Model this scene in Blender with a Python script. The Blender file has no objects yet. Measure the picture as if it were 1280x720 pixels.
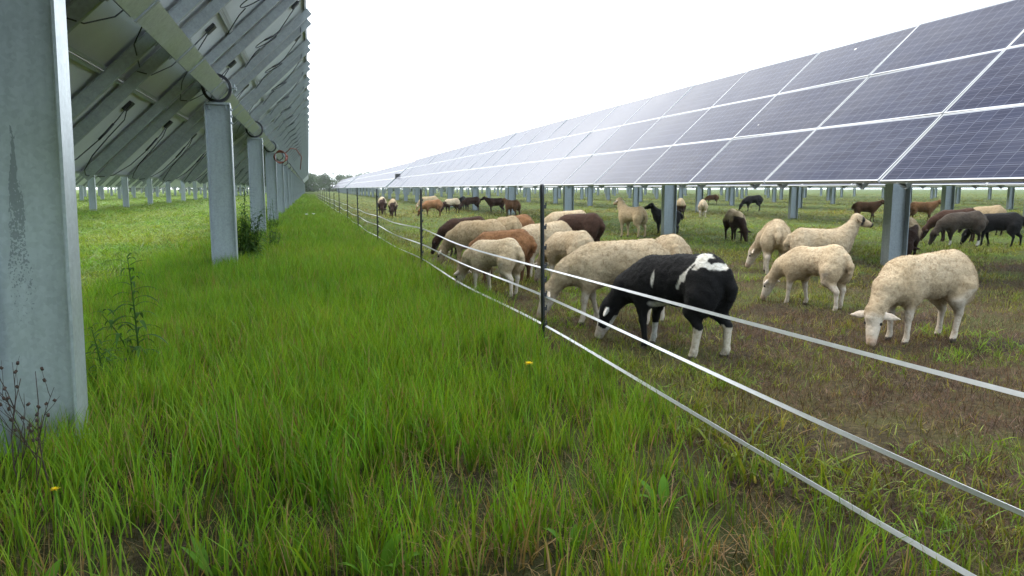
import bpy, bmesh, math, random
import numpy as np
from mathutils import Vector, Matrix, noise as mnoise

random.seed(4); rng = np.random.default_rng(11)
R = math.radians
SC = bpy.context.scene
COL = SC.collection
CAM_H = 0.92

# ------------------------------------------------------------------ helpers
def tag(o, label=None, cat=None, group=None, kind=None):
    if label: o['label'] = label
    if cat: o['category'] = cat
    if group: o['group'] = group
    if kind: o['kind'] = kind
    return o

def empty(name, loc=(0, 0, 0), rz=0.0):
    o = bpy.data.objects.new(name, None); o.empty_display_size = .1
    o.location = loc; o.rotation_euler = (0, 0, rz); COL.objects.link(o); return o

def link_mesh(name, me, parent=None, loc=None, rot=None):
    o = bpy.data.objects.new(name, me); COL.objects.link(o)
    if parent: o.parent = parent
    if loc is not None: o.location = loc
    if rot is not None: o.rotation_euler = rot
    return o

class MB:
    """collects shapes of one object"""
    def __init__(s): s.v = []; s.f = []; s.m = []; s.sm = []
    def add(s, vs, fs, mi=0, smooth=False):
        b = len(s.v); s.v += [tuple(v) for v in vs]
        for f in fs:
            s.f.append(tuple(i + b for i in f)); s.m.append(mi); s.sm.append(smooth)
    def box(s, c, d, mi=0, mat=None):
        x, y, z = d[0] / 2, d[1] / 2, d[2] / 2
        vs = [Vector((i * x, j * y, k * z)) for i in (-1, 1) for j in (-1, 1) for k in (-1, 1)]
        if mat is not None: vs = [mat @ v for v in vs]
        vs = [v + Vector(c) for v in vs]
        s.add(vs, [(0, 1, 3, 2), (4, 6, 7, 5), (0, 4, 5, 1), (2, 3, 7, 6), (0, 2, 6, 4), (1, 5, 7, 3)], mi)
    def tube(s, pts, r, n=6, mi=0, smooth=True, closed=False):
        pts = [Vector(p) for p in pts]; rs = r if isinstance(r, (list, tuple)) else [r] * len(pts)
        vs = []; prev = None
        for i, p in enumerate(pts):
            t = (pts[min(i + 1, len(pts) - 1)] - pts[max(i - 1, 0)])
            if t.length < 1e-9: t = Vector((0, 0, 1))
            t.normalize()
            a = prev if prev is not None else (Vector((0, 0, 1)) if abs(t.z) < .9 else Vector((1, 0, 0)))
            u = a - t * a.dot(t)
            if u.length < 1e-6: u = t.orthogonal()
            u.normalize(); w = t.cross(u); prev = u
            for k in range(n):
                an = 2 * math.pi * k / n; vs.append(p + (u * math.cos(an) + w * math.sin(an)) * rs[i])
        fs = []
        for i in range(len(pts) - 1):
            for k in range(n):
                a = i * n + k; b = i * n + (k + 1) % n; fs.append((a, b, b + n, a + n))
        if not closed:
            fs.append(tuple(range(n - 1, -1, -1))); fs.append(tuple((len(pts) - 1) * n + k for k in range(n)))
        s.add(vs, fs, mi, smooth)
    def ring(s, c, R0, R1, h, axis='y', n=24, mi=0):
        vs = []
        for k in range(n):
            a = 2 * math.pi * k / n
            for rr, hh in ((R0, -h / 2), (R1, -h / 2), (R1, h / 2), (R0, h / 2)):
                p = (rr * math.cos(a), hh, rr * math.sin(a)) if axis == 'y' else (rr * math.cos(a), rr * math.sin(a), hh)
                vs.append(Vector(c) + Vector(p))
        fs = []
        for k in range(n):
            a = 4 * k; b = 4 * ((k + 1) % n)
            for j in range(4): fs.append((a + j, a + (j + 1) % 4, b + (j + 1) % 4, b + j))
        s.add(vs, fs, mi, False)
    def mesh(s, name, mats):
        me = bpy.data.meshes.new(name); me.from_pydata(s.v, [], s.f)
        for m in (mats if isinstance(mats, (list, tuple)) else [mats]): me.materials.append(m)
        me.polygons.foreach_set('material_index', s.m); me.polygons.foreach_set('use_smooth', s.sm); me.update()
        return me
    def build(s, name, mats, parent=None, loc=None, rot=None):
        return link_mesh(name, s.mesh(name, mats), parent, loc, rot)

# numpy value noise -------------------------------------------------------
def _h(ix, iy, seed):
    n = (ix.astype(np.int64) * 374761393 + iy.astype(np.int64) * 668265263 + seed * 1442695041) & 0x7fffffff
    n = ((n ^ (n >> 13)) * 1274126177) & 0x7fffffff
    return ((n ^ (n >> 16)) & 0xffff) / 65535.0
def vnoise(x, y, sc, seed=0):
    x = np.asarray(x, float) * sc; y = np.asarray(y, float) * sc
    ix = np.floor(x); iy = np.floor(y); fx = x - ix; fy = y - iy
    fx = fx * fx * (3 - 2 * fx); fy = fy * fy * (3 - 2 * fy)
    a = _h(ix, iy, seed); b = _h(ix + 1, iy, seed); c = _h(ix, iy + 1, seed); d = _h(ix + 1, iy + 1, seed)
    return (a * (1 - fx) + b * fx) * (1 - fy) + (c * (1 - fx) + d * fx) * fy
def fbm(x, y, sc, seed=0, o=3):
    t = 0; a = .5; n = 0
    for k in range(o):
        t = t + a * vnoise(x, y, sc * 2 ** k, seed + k * 17); n += a; a *= .55
    return t / n
def gz(x, y):
    x = np.asarray(x, float); y = np.asarray(y, float)
    d = np.hypot(x, y); k = np.clip(1 - d / 60, 0, 1)
    return (fbm(x, y, .9, 3) - .5) * .07 * k + (fbm(x, y, 5., 9, 2) - .5) * .045 * k

# ------------------------------------------------------------------ materials
def new_mat(name):
    m = bpy.data.materials.new(name); m.use_nodes = True
    nt = m.node_tree; b = nt.nodes['Principled BSDF']; return m, nt, b
def N(nt, t, **k):
    n = nt.nodes.new(t)
    for a, v in k.items():
        if a.startswith('_'): n.inputs[a[1:].replace('_', ' ')].default_value = v
        else: setattr(n, a, v)
    return n
def ramp(nt, stops, src=None):
    r = N(nt, 'ShaderNodeValToRGB'); e = r.color_ramp.elements
    while len(e) < len(stops): e.new(.5)
    for i, (p, c) in enumerate(stops):
        e[i].position = p; e[i].color = (*c, 1) if len(c) == 3 else c
    if src is not None: nt.links.new(src, r.inputs[0])
    return r
def mixc(nt, a, b, fac, bt='MIX'):
    m = N(nt, 'ShaderNodeMix', data_type='RGBA', blend_type=bt)
    for s, v in ((6, a), (7, b)):
        if hasattr(v, 'links'): nt.links.new(v, m.inputs[s])
        else: m.inputs[s].default_value = (*v, 1)
    if hasattr(fac, 'links'): nt.links.new(fac, m.inputs[0])
    else: m.inputs[0].default_value = fac
    return m.outputs[2]
def math_(nt, op, a, b=None, clamp=False):
    m = N(nt, 'ShaderNodeMath', operation=op, use_clamp=clamp)
    for i, v in enumerate((a, b)):
        if v is None: continue
        if hasattr(v, 'links'): nt.links.new(v, m.inputs[i])
        else: m.inputs[i].default_value = v
    return m.outputs[0]
def objco(nt, scale=(1, 1, 1)):
    tc = N(nt, 'ShaderNodeTexCoord'); mp = N(nt, 'ShaderNodeMapping'); mp.inputs['Scale'].default_value = scale
    nt.links.new(tc.outputs['Object'], mp.inputs[0]); return mp.outputs[0]
def noise(nt, co, scale, detail=3, rough=.55):
    n = N(nt, 'ShaderNodeTexNoise'); n.inputs['Scale'].default_value = scale
    n.inputs['Detail'].default_value = detail; n.inputs['Roughness'].default_value = rough
    if co is not None: nt.links.new(co, n.inputs['Vector'])
    return n.outputs['Fac']
def bump(nt, b, h, st=.3, dist=.01):
    n = N(nt, 'ShaderNodeBump'); n.inputs['Strength'].default_value = st; n.inputs['Distance'].default_value = dist
    nt.links.new(h, n.inputs['Height']); nt.links.new(n.outputs[0], b.inputs['Normal'])

def mat_plain(name, col, rough=.6, metal=0., var=.25, scale=12., spec=.5):
    m, nt, b = new_mat(name); co = objco(nt)
    n = noise(nt, co, scale)
    c = tuple(x * (1 - var) for x in col); d = tuple(min(1, x * (1 + var)) for x in col)
    nt.links.new(ramp(nt, [(.3, c), (.7, d)], n).outputs[0], b.inputs['Base Color'])
    b.inputs['Roughness'].default_value = rough; b.inputs['Metallic'].default_value = metal
    b.inputs['Specular IOR Level'].default_value = spec
    return m

def mat_galv(name, base=(.36, .38, .39), metal=.55, rough=.5, streak=False):
    m, nt, b = new_mat(name); co = objco(nt)
    v = N(nt, 'ShaderNodeTexVoronoi'); v.inputs['Scale'].default_value = 70; nt.links.new(co, v.inputs['Vector'])
    sep = N(nt, 'ShaderNodeSeparateColor'); nt.links.new(v.outputs['Color'], sep.inputs[0])
    n1 = noise(nt, co, 3.5, 6, .65)
    n2 = noise(nt, objco(nt, (22, 22, 3.0)), 1.0, 4, .6)
    f = math_(nt, 'ADD', math_(nt, 'MULTIPLY', sep.outputs[0], .18), math_(nt, 'ADD', math_(nt, 'MULTIPLY', n1, .30), math_(nt, 'MULTIPLY', n2, .55)))
    lo = tuple(x * .80 for x in base); hi = tuple(min(1, x * 1.22) for x in base)
    c = ramp(nt, [(.3, lo), (.8, hi)], f).outputs[0]
    if streak:
        # a dried run of water down the web, and small scuffs
        tc = N(nt, 'ShaderNodeTexCoord'); sp = N(nt, 'ShaderNodeSeparateXYZ'); nt.links.new(tc.outputs['Object'], sp.inputs[0])
        wob = math_(nt, 'MULTIPLY', math_(nt, 'SUBTRACT', noise(nt, objco(nt, (14, 14, 5)), 1., 5, .7), .5), .10)
        dx = math_(nt, 'ABSOLUTE', math_(nt, 'ADD', math_(nt, 'SUBTRACT', sp.outputs[0], -.035), wob))
        wid = N(nt, 'ShaderNodeMapRange'); wid.inputs[1].default_value = 1.12; wid.inputs[2].default_value = .55
        wid.inputs[3].default_value = .004; wid.inputs[4].default_value = .04; nt.links.new(sp.outputs[2], wid.inputs[0])
        s1 = math_(nt, 'LESS_THAN', dx, wid.outputs[0])
        g = noise(nt, objco(nt, (160, 160, 120)), 1., 2, .5)
        zf = N(nt, 'ShaderNodeMapRange'); zf.inputs[1].default_value = .95; zf.inputs[2].default_value = .5
        zf.inputs[3].default_value = .3; zf.inputs[4].default_value = .68; nt.links.new(sp.outputs[2], zf.inputs[0])
        s2 = math_(nt, 'GREATER_THAN', g, zf.outputs[0])
        top = math_(nt, 'LESS_THAN', sp.outputs[2], 1.13); bot = math_(nt, 'GREATER_THAN', sp.outputs[2], .45)
        s = math_(nt, 'MULTIPLY', math_(nt, 'MULTIPLY', s1, s2), math_(nt, 'MULTIPLY', top, bot))
        c = mixc(nt, c, (.17, .19, .195), math_(nt, 'MULTIPLY', s, .7))
    nt.links.new(c, b.inputs['Base Color'])
    b.inputs['Metallic'].default_value = metal
    nt.links.new(ramp(nt, [(.2, (rough - .1,) * 3), (.8, (rough + .12,) * 3)], n1).outputs[0], b.inputs['Roughness'])
    bump(nt, b, n1, .05, .003)
    return m

def mat_cells():
    m, nt, b = new_mat('solar_glass')
    tc = N(nt, 'ShaderNodeTexCoord'); sp = N(nt, 'ShaderNodeSeparateXYZ'); nt.links.new(tc.outputs['Object'], sp.inputs[0])
    def axis(o, off, p):
        t = math_(nt, 'DIVIDE', math_(nt, 'ADD', o, off), p)
        return t, math_(nt, 'FRACT', t)
    wx = math_(nt, 'SUBTRACT', math_(nt, 'FRACT', math_(nt, 'ADD', sp.outputs[0], 1.5)), .5)
    tx, fx = axis(wx, .474 + .158 * 40, .158); ty, fy = axis(sp.outputs[1], .948 + .158 * 480, .158)
    ex = math_(nt, 'ABSOLUTE', math_(nt, 'SUBTRACT', fx, .5)); ey = math_(nt, 'ABSOLUTE', math_(nt, 'SUBTRACT', fy, .5))
    line = math_(nt, 'GREATER_THAN', math_(nt, 'MAXIMUM', ex, ey), .488)
    bus = math_(nt, 'LESS_THAN', math_(nt, 'ABSOLUTE', math_(nt, 'SUBTRACT', math_(nt, 'FRACT', math_(nt, 'MULTIPLY', fx, 3)), .5)), .028)
    mx = math_(nt, 'GREATER_THAN', math_(nt, 'ABSOLUTE', wx), .474)
    cmb = N(nt, 'ShaderNodeCombineXYZ'); nt.links.new(math_(nt, 'FLOOR', tx), cmb.inputs[0]); nt.links.new(math_(nt, 'FLOOR', ty), cmb.inputs[1])
    oi = N(nt, 'ShaderNodeObjectInfo'); nt.links.new(oi.outputs['Random'], cmb.inputs[2])
    wn = N(nt, 'ShaderNodeTexWhiteNoise', noise_dimensions='3D'); nt.links.new(cmb.outputs[0], wn.inputs['Vector'])
    cell = ramp(nt, [(0, (.011, .015, .031)), (1, (.018, .024, .046))], wn.outputs['Value']).outputs[0]
    gr = noise(nt, objco(nt, (60, 60, 60)), 1., 2)
    cell = mixc(nt, cell, (.021, .023, .055), math_(nt, 'MULTIPLY', gr, .5))
    oc = ramp(nt, [(0, (.85, .85, .9)), (1, (1.15, 1.15, 1.1))], oi.outputs['Random']).outputs[0]
    cell = mixc(nt, cell, oc, 1., 'MULTIPLY')
    c = mixc(nt, cell, (.13, .14, .18), math_(nt, 'MULTIPLY', bus, .5))
    c = mixc(nt, c, (.13, .14, .18), line)
    c = mixc(nt, c, (.28, .30, .33), mx)
    geo = N(nt, 'ShaderNodeNewGeometry'); vo = N(nt, 'ShaderNodeTexVoronoi'); vo.inputs['Scale'].default_value = 1.15
    wv = N(nt, 'ShaderNodeVectorMath', operation='ADD'); nz_ = N(nt, 'ShaderNodeTexNoise'); nz_.inputs['Scale'].default_value = 30; nt.links.new(geo.outputs['Position'], nz_.inputs['Vector'])
    sc_ = N(nt, 'ShaderNodeVectorMath', operation='SCALE'); sc_.inputs['Scale'].default_value = .03; nt.links.new(nz_.outputs['Color'], sc_.inputs[0]); nt.links.new(geo.outputs['Position'], wv.inputs[0]); nt.links.new(sc_.outputs[0], wv.inputs[1])
    nt.links.new(wv.outputs[0], vo.inputs['Vector']); c = mixc(nt, c, (.55, .55, .52), math_(nt, 'LESS_THAN', vo.outputs['Distance'], .022))
    dust = ramp(nt, [(.4, (0, 0, 0)), (.8, (.10, .10, .10))], noise(nt, geo.outputs['Position'], .9, 5, .6)).outputs[0]; c = mixc(nt, c, (.22, .21, .19), dust)
    d = N(nt, 'ShaderNodeBsdfDiffuse'); nt.links.new(c, d.inputs[0])
    g = N(nt, 'ShaderNodeBsdfGlossy'); g.inputs['Roughness'].default_value = .16
    lw = N(nt, 'ShaderNodeLayerWeight'); lw.inputs['Blend'].default_value = .5
    # anti-reflective glass: very little mirror face-on, a lot at a grazing angle
    fr = math_(nt, 'MINIMUM', math_(nt, 'ADD', math_(nt, 'MULTIPLY', math_(nt, 'POWER', lw.outputs['Facing'], 7.2), 1.3), .006), .275)
    mx_ = N(nt, 'ShaderNodeMixShader'); nt.links.new(fr, mx_.inputs[0]); nt.links.new(d.outputs[0], mx_.inputs[1]); nt.links.new(g.outputs[0], mx_.inputs[2])
    nt.links.new(mx_.outputs[0], nt.nodes['Material Output'].inputs[0])
    return m

def mat_coat(name='sheep_coat'):
    m, nt, b = new_mat(name)
    at = N(nt, 'ShaderNodeAttribute', attribute_name='coat'); co = objco(nt)
    n1 = noise(nt, co, 48., 4, .65); n2 = noise(nt, co, 20., 3, .6)
    f = math_(nt, 'ADD', math_(nt, 'MULTIPLY', n1, .65), math_(nt, 'MULTIPLY', n2, .35))
    k = ramp(nt, [(.34, (.64, .59, .53)), (.5, (.98, .98, .98)), (.66, (1.15, 1.15, 1.17))], f).outputs[0]
    nt.links.new(mixc(nt, at.outputs['Color'], k, 1., 'MULTIPLY'), b.inputs['Base Color'])
    b.inputs['Roughness'].default_value = .9; b.inputs['Specular IOR Level'].default_value = .15
    b.inputs['Sheen Weight'].default_value = .03; b.inputs['Sheen Roughness'].default_value = .6
    bump(nt, b, f, .8, .011)
    return m

def mat_blade():
    m, nt, b = new_mat('grass_blades')
    at = N(nt, 'ShaderNodeAttribute', attribute_name='tint', attribute_type='INSTANCER')
    bc = N(nt, 'ShaderNodeAttribute', attribute_name='bcol')
    c = mixc(nt, at.outputs['Color'], bc.outputs['Color'], 1., 'MULTIPLY')
    nt.links.new(c, b.inputs['Base Color']); b.inputs['Roughness'].default_value = .5; b.inputs['Specular IOR Level'].default_value = .22
    tr = N(nt, 'ShaderNodeBsdfTranslucent'); nt.links.new(mixc(nt, c, (1.25, 1.15, .5), 1., 'MULTIPLY'), tr.inputs[0])
    mx = N(nt, 'ShaderNodeMixShader'); mx.inputs[0].default_value = .38
    nt.links.new(b.outputs[0], mx.inputs[1]); nt.links.new(tr.outputs[0], mx.inputs[2])
    nt.links.new(mx.outputs[0], nt.nodes['Material Output'].inputs[0])
    return m

def mat_leaf(name, col, var=.35, trans=.3):
    m, nt, b = new_mat(name); co = objco(nt)
    n = noise(nt, co, 9., 3)
    c = ramp(nt, [(.25, tuple(x * (1 - var) for x in col)), (.75, tuple(x * (1 + var) for x in col))], n).outputs[0]
    nt.links.new(c, b.inputs['Base Color']); b.inputs['Roughness'].default_value = .6; b.inputs['Specular IOR Level'].default_value = .12
    tr = N(nt, 'ShaderNodeBsdfTranslucent'); nt.links.new(c, tr.inputs[0])
    mx = N(nt, 'ShaderNodeMixShader'); mx.inputs[0].default_value = trans
    nt.links.new(b.outputs[0], mx.inputs[1]); nt.links.new(tr.outputs[0], mx.inputs[2])
    nt.links.new(mx.outputs[0], nt.nodes['Material Output'].inputs[0])
    return m

def mat_ground():
    m, nt, b = new_mat('field_soil')
    tc = N(nt, 'ShaderNodeTexCoord'); P = tc.outputs['Object']; sp = N(nt, 'ShaderNodeSeparateXYZ'); nt.links.new(P, sp.inputs[0])
    big = noise(nt, P, .35, 5, .6); mid = noise(nt, P, 1.6, 5, .65); fine = noise(nt, P, 26., 5, .7)
    soil = ramp(nt, [(.32, (.012, .009, .006)), (.5, (.034, .025, .015)), (.62, (.085, .064, .034)), (.72, (.19, .15, .075))], fine).outputs[0]
    thatch = ramp(nt, [(.3, (.03, .024, .012)), (.6, (.10, .08, .03)), (.8, (.20, .16, .075))], noise(nt, P, 55., 4, .7)).outputs[0]
    green = ramp(nt, [(.3, (.03, .05, .009)), (.7, (.085, .115, .02))], noise(nt, P, 34., 4, .7)).outputs[0]
    mm = math_(nt, 'ADD', math_(nt, 'MULTIPLY', big, .5), math_(nt, 'MULTIPLY', mid, .5))
    past = mixc(nt, soil, thatch, ramp(nt, [(.40, (0, 0, 0)), (.62, (.8, .8, .8))], mm).outputs[0])
    # farther off and away from the trampled near corner the sward closes
    yr = N(nt, 'ShaderNodeMapRange'); yr.inputs[1].default_value = 4.; yr.inputs[2].default_value = 14.; nt.links.new(sp.outputs[1], yr.inputs[0])
    gm = math_(nt, 'ADD', math_(nt, 'MULTIPLY', yr.outputs[0], .30), math_(nt, 'SUBTRACT', noise(nt, P, .8, 5, .65), .12))
    past = mixc(nt, past, green, ramp(nt, [(.40, (0, 0, 0)), (.60, (1, 1, 1))], gm).outputs[0])
    # the mown-free strip along the fence and under the left rows is greener
    xr = N(nt, 'ShaderNodeMapRange'); xr.inputs[1].default_value = 1.7; xr.inputs[2].default_value = .9; nt.links.new(sp.outputs[0], xr.inputs[0])
    strip = mixc(nt, soil, (.05, .075, .010), ramp(nt, [(.42, (0, 0, 0)), (.62, (1, 1, 1))], math_(nt, 'ADD', mm, math_(nt, 'MULTIPLY', yr.outputs[0], .2))).outputs[0])
    xl = N(nt, 'ShaderNodeMapRange'); xl.inputs[1].default_value = -1.6; xl.inputs[2].default_value = -3.0; nt.links.new(sp.outputs[0], xl.inputs[0])
    left = mixc(nt, (.08, .13, .012), thatch, ramp(nt, [(.52, (0, 0, 0)), (.72, (.5, .5, .5))], mm).outputs[0])
    strip = mixc(nt, strip, left, xl.outputs[0])
    nt.links.new(mixc(nt, past, strip, xr.outputs[0]), b.inputs['Base Color'])
    b.inputs['Roughness'].default_value = .95; b.inputs['Specular IOR Level'].default_value = .1
    bump(nt, b, math_(nt, 'ADD', fine, noise(nt, P, 90., 3)), .9, .02)
    return m

M = dict(
    post=mat_galv('galvanised_post', (.35, .38, .39), .5, .42), pillar=mat_galv('galvanised_post_streaked', (.41, .45, .45), .55, .38, True),
    rail=mat_galv('galvanised_rail', (.34, .36, .365), .45, .45), tube=mat_galv('galvanised_tube', (.52, .54, .53), .7, .38),
    frame=mat_plain('anodised_frame', (.44, .45, .46), .4, .35, .06), cells=mat_cells(),
    back=mat_plain('panel_backsheet', (.60, .61, .61), .55, 0, .06, 3.), black=mat_plain('black_plastic', (.015, .015, .016), .5),
    cable=mat_plain('black_cable', (.012, .012, .013), .6), tape=mat_plain('white_fence_tape', (.62, .63, .64), .5, 0, .05, 30.),
    fpost=mat_plain('black_post_plastic', (.012, .013, .014), .45), clip=mat_plain('black_clip', (.02, .02, .021), .5),
    coat=mat_coat(), blade=mat_blade(), orange=mat_plain('orange_cable_jacket', (.20, .05, .025), .6),
    dock=mat_leaf('dock_leaf', (.085, .19, .014)), weed=mat_leaf('dark_weed_leaf', (.05, .11, .02)), weed2=mat_leaf('shrubby_leaf', (.05, .105, .018)),
    dead=mat_plain('dead_stem', (.05, .03, .02), .9), yellow=mat_leaf('yellow_petals', (.80, .58, .015), .12), white=mat_leaf('white_petals', (.75, .75, .7), .1),
    bark=mat_plain('bark', (.06, .05, .04), .9), tree=mat_leaf('tree_leaf', (.07, .11, .045), .35), soil=mat_ground(),
)

# ------------------------------------------------------------------ ground
def build_ground():
    def axis():
        a = np.concatenate([np.linspace(-14, 14, 141)]); s = .25; out = [14.]
        while out[-1] < 700: s *= 1.16; out.append(out[-1] + s)
        o = np.array(out[1:]); return np.concatenate([-o[::-1], a, o])
    ax = axis(); ay = axis() + 6
    X, Y = np.meshgrid(ax, ay); Z = gz(X, Y)
    nx, ny = len(ax), len(ay)
    co = np.stack([X, Y, Z], -1).reshape(-1, 3)
    i = np.arange(nx * ny).reshape(ny, nx)
    q = np.stack([i[:-1, :-1], i[:-1, 1:], i[1:, 1:], i[1:, :-1]], -1).reshape(-1, 4)
    me = bpy.data.meshes.new('ground'); me.from_pydata(co.tolist(), [], q.tolist()); me.materials.append(M['soil'])
    me.polygons.foreach_set('use_smooth', [True] * len(q)); me.update()
    tag(link_mesh('ground', me), kind='structure')
build_ground()

# ------------------------------------------------------------------ solar rows
PW, PL, TH = .994, 1.976, .036
def panel_meshes():
    a = MB(); x, y = PW / 2 - .011, PL / 2 - .011
    a.add([(-x, -y, -.004), (x, -y, -.004), (x, y, -.004), (-x, y, -.004)], [(0, 1, 2, 3)], 0)
    a.add([(-x, -y, -.010), (x, -y, -.010), (x, y, -.010), (-x, y, -.010)], [(3, 2, 1, 0)], 1)
    a.add([(-x, -y, -.004), (x, -y, -.004), (x, y, -.004), (-x, y, -.004), (-x, -y, -.010), (x, -y, -.010), (x, y, -.010), (-x, y, -.010)],
          [(0, 4, 5, 1), (1, 5, 6, 2), (2, 6, 7, 3), (3, 7, 4, 0)], 1)
    lam = a.mesh('solar_panel', [M['cells'], M['back']])
    f = MB(); w = .010
    for s in (-1, 1):
        f.box((s * (PW / 2 - w / 2), 0, -TH / 2), (w, PL, TH)); f.box((0, s * (PL / 2 - w / 2), -TH / 2), (PW - 2 * w, w, TH))
        f.box((s * (PW / 2 - .022), 0, -TH + .001), (.019, PL - 2 * w, .002)); f.box((0, s * (PL / 2 - .022), -TH + .001), (PW - 2 * w - .04, .019, .002))
    fr = f.mesh('frame', M['frame'])
    j = MB(); j.box((0, 0, 0), (.10, .14, .022)); j.box((.0, 0, -.013), (.07, .10, .006)); jb = j.mesh('junction_box', M['black'])
    return lam, fr, jb
LAM, FRAME, JBOX = panel_meshes()

def cable_mesh(kind, rnd):
    m = MB(); z = -.055; r = .0048
    def wig(p): return (p[0] + rnd.uniform(-.015, .015), p[1] + rnd.uniform(-.015, .015), p[2])
    if kind == 0:      # drops from the box to the low edge and on to the neighbour
        m.tube([wig(p) for p in ((.30, -.03, -.03), (.18, -.08, -.06), (-.05, -.16, -.09), (-.25, -.3, -.11), (-.42, -.5, -.10), (-.47, -.7, -.09), (-.48, -.97, -.09))], r)
        m.tube([wig(p) for p in ((.30, .03, -.03), (.2, .05, -.07), (.02, -.02, -.1), (-.2, -.02, -.12), (-.36, .2, -.12), (-.46, .5, -.1), (-.47, .95, -.09))], r)
        m.tube([(.14, -.1, -.065), (.05, -.13, -.08), (-.04, -.16, -.09)], .010)
    elif kind == 1:
        m.tube([wig(p) for p in ((.28, -.03, -.03), (.1, -.1, -.05), (-.15, -.3, -.09), (-.3, -.6, -.10), (-.34, -.97, -.1))], r)
        m.tube([wig(p) for p in ((.28, .03, -.03), (.05, .15, -.06), (-.2, .45, -.09), (-.33, .95, -.1))], r)
    else:              # a tied loop of spare lead, then a run up to the top edge
        c = Vector((-.22, -.12, -.11)); rr = rnd.uniform(.09, .13)
        m.tube([c + Vector((rr * 1.2 * math.cos(t), rr * math.sin(t), -.03 * math.cos(t))) for t in np.linspace(.4, 6.6, 22)], r)
        m.tube([c + Vector((rr * 1.2 * math.cos(t), rr * math.sin(t), -.03 * math.cos(t))) for t in np.linspace(4.6, 5.6, 6)], .010)
        m.tube([wig(p) for p in ((-.22 + rr, -.08, -.11), (.0, .1, -.09), (.2, .0, -.06), (.34, .03, -.03))], r)
        m.tube([wig(p) for p in ((-.22 - rr, -.1, -.11), (-.4, -.02, -.10), (-.6, .12, -.12))], r)
        m.tube([wig(p) for p in ((.32, -.02, -.03), (.36, -.3, -.07), (.30, -.6, -.1), (.33, -.95, -.09))], r)
    return m.mesh('cable', M['cable'])
_r = random.Random(5)
CABLES = {k: [cable_mesh(k, _r) for _ in range(3)] for k in range(3)}

RAIL_D = .074
def rail_mesh():
    m = MB(); L = 3.015
    prof = [(-.075, 0), (-.052, 0), (-.02, -RAIL_D), (.02, -RAIL_D), (.052, 0), (.075, 0)]
    t = .004; inner = [(y, z + t) if abs(y) > .05 else (y * .86, z + t) for y, z in prof]
    pr = prof + inner[::-1]; n = len(pr)
    vs = [(s * L / 2, y, z) for s in (-1, 1) for y, z in pr]
    fs = [(k, (k + 1) % n, n + (k + 1) % n, n + k) for k in range(n)]
    h = n // 2
    for k in range(h - 1):
        fs.append((k, n - 1 - k, n - 2 - k, k + 1)); fs.append((n + k, n + k + 1, 2 * n - 2 - k, 2 * n - 1 - k))
    m.add(vs, fs); return m.mesh('rail', M['rail'])
RAIL = rail_mesh()
TUBE_OFF = TH + RAIL_D + .016 + .085      # panel face to tube centre
def strap_mesh():
    m = MB(); a = .089
    for s in (-1, 1):
        m.box((s * a, 0, .02), (.006, .04, .14)); m.box((s * (a + .016), 0, .086), (.03, .028, .005))
    m.box((0, 0, -.088), (2 * a + .006, .04, .006)); return m.mesh('strap', M['rail'])
STRAP = strap_mesh()

def post_mesh(H, mat, depth=-.35):
    m = MB(); D, W, tf, tw = .26, .13, .010, .008; h = H - depth; zc = (H + depth) / 2
    for s in (-1, 1): m.box((s * (D / 2 - tf / 2), 0, zc), (tf, W, h))
    m.box((0, 0, zc), (D - 2 * tf, tw, h))
    for s in (-1, 1):
        for z in (H - .05, H - .12, H - .19):
            for y in (-.035, .035): m.tube([(s * (D / 2 - .002), y, z), (s * (D / 2 + .012), y, z)], .011, 6, 0, False)
    return m.mesh('post', mat)
def bearing_mesh():
    m = MB(); m.ring((0, 0, 0), .122, .152, .07, 'y', 28, 0)
    for s in (-1, 1):
        m.box((s * .172, 0, -.012), (.05, .055, .012), 1); m.box((s * .172, 0, .012), (.05, .055, .012), 1)
        m.tube([(s * .176, -.012, -.045), (s * .176, -.012, .05)], .008, 6, 1)
    m.box((0, 0, -.160), (.25, .10, .02), 1)
    for s in (-1, 1): m.box((s * .085, -.02, -.19), (.012, .05, .06), 1)
    return m.mesh('bearing', [M['black'], M['post']])
BEAR = bearing_mesh()

def bank_mesh(n):
    """many modules of a far table in one surface"""
    m = MB()
    for i in range(n):
        for j in range(3):
            cx = -1.0 + j; cy = (i + .5) * 2 - n; x, y = PW / 2, PL / 2; w = .011
            X, Y = x - w, y - w
            m.add([(cx - X, cy - Y, 0), (cx + X, cy - Y, 0), (cx + X, cy + Y, 0), (cx - X, cy + Y, 0)], [(0, 1, 2, 3)], 0)
            m.add([(cx - x, cy - y, 0), (cx + x, cy - y, 0), (cx + x, cy + y, 0), (cx - x, cy + y, 0), (cx - X, cy - Y, 0), (cx + X, cy - Y, 0), (cx + X, cy + Y, 0), (cx - X, cy + Y, 0)],
                  [(0, 1, 5, 4), (1, 2, 6, 5), (2, 3, 7, 6), (3, 0, 4, 7)], 1)
            m.add([(cx - x, cy - y, -TH), (cx + x, cy - y, -TH), (cx + x, cy + y, -TH), (cx - x, cy + y, -TH)], [(3, 2, 1, 0)], 2)
            m.add([(cx - x, cy - y, 0), (cx + x, cy - y, 0), (cx + x, cy + y, 0), (cx - x, cy + y, 0), (cx - x, cy - y, -TH), (cx + x, cy - y, -TH), (cx + x, cy + y, -TH), (cx - x, cy + y, -TH)],
                  [(0, 4, 5, 1), (1, 5, 6, 2), (2, 6, 7, 3), (3, 7, 4, 0)], 1)
    me = m.mesh('panel_surface', [M['cells'], M['frame'], M['back']]); return me
BANK = {}
POSTS = {}

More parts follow.
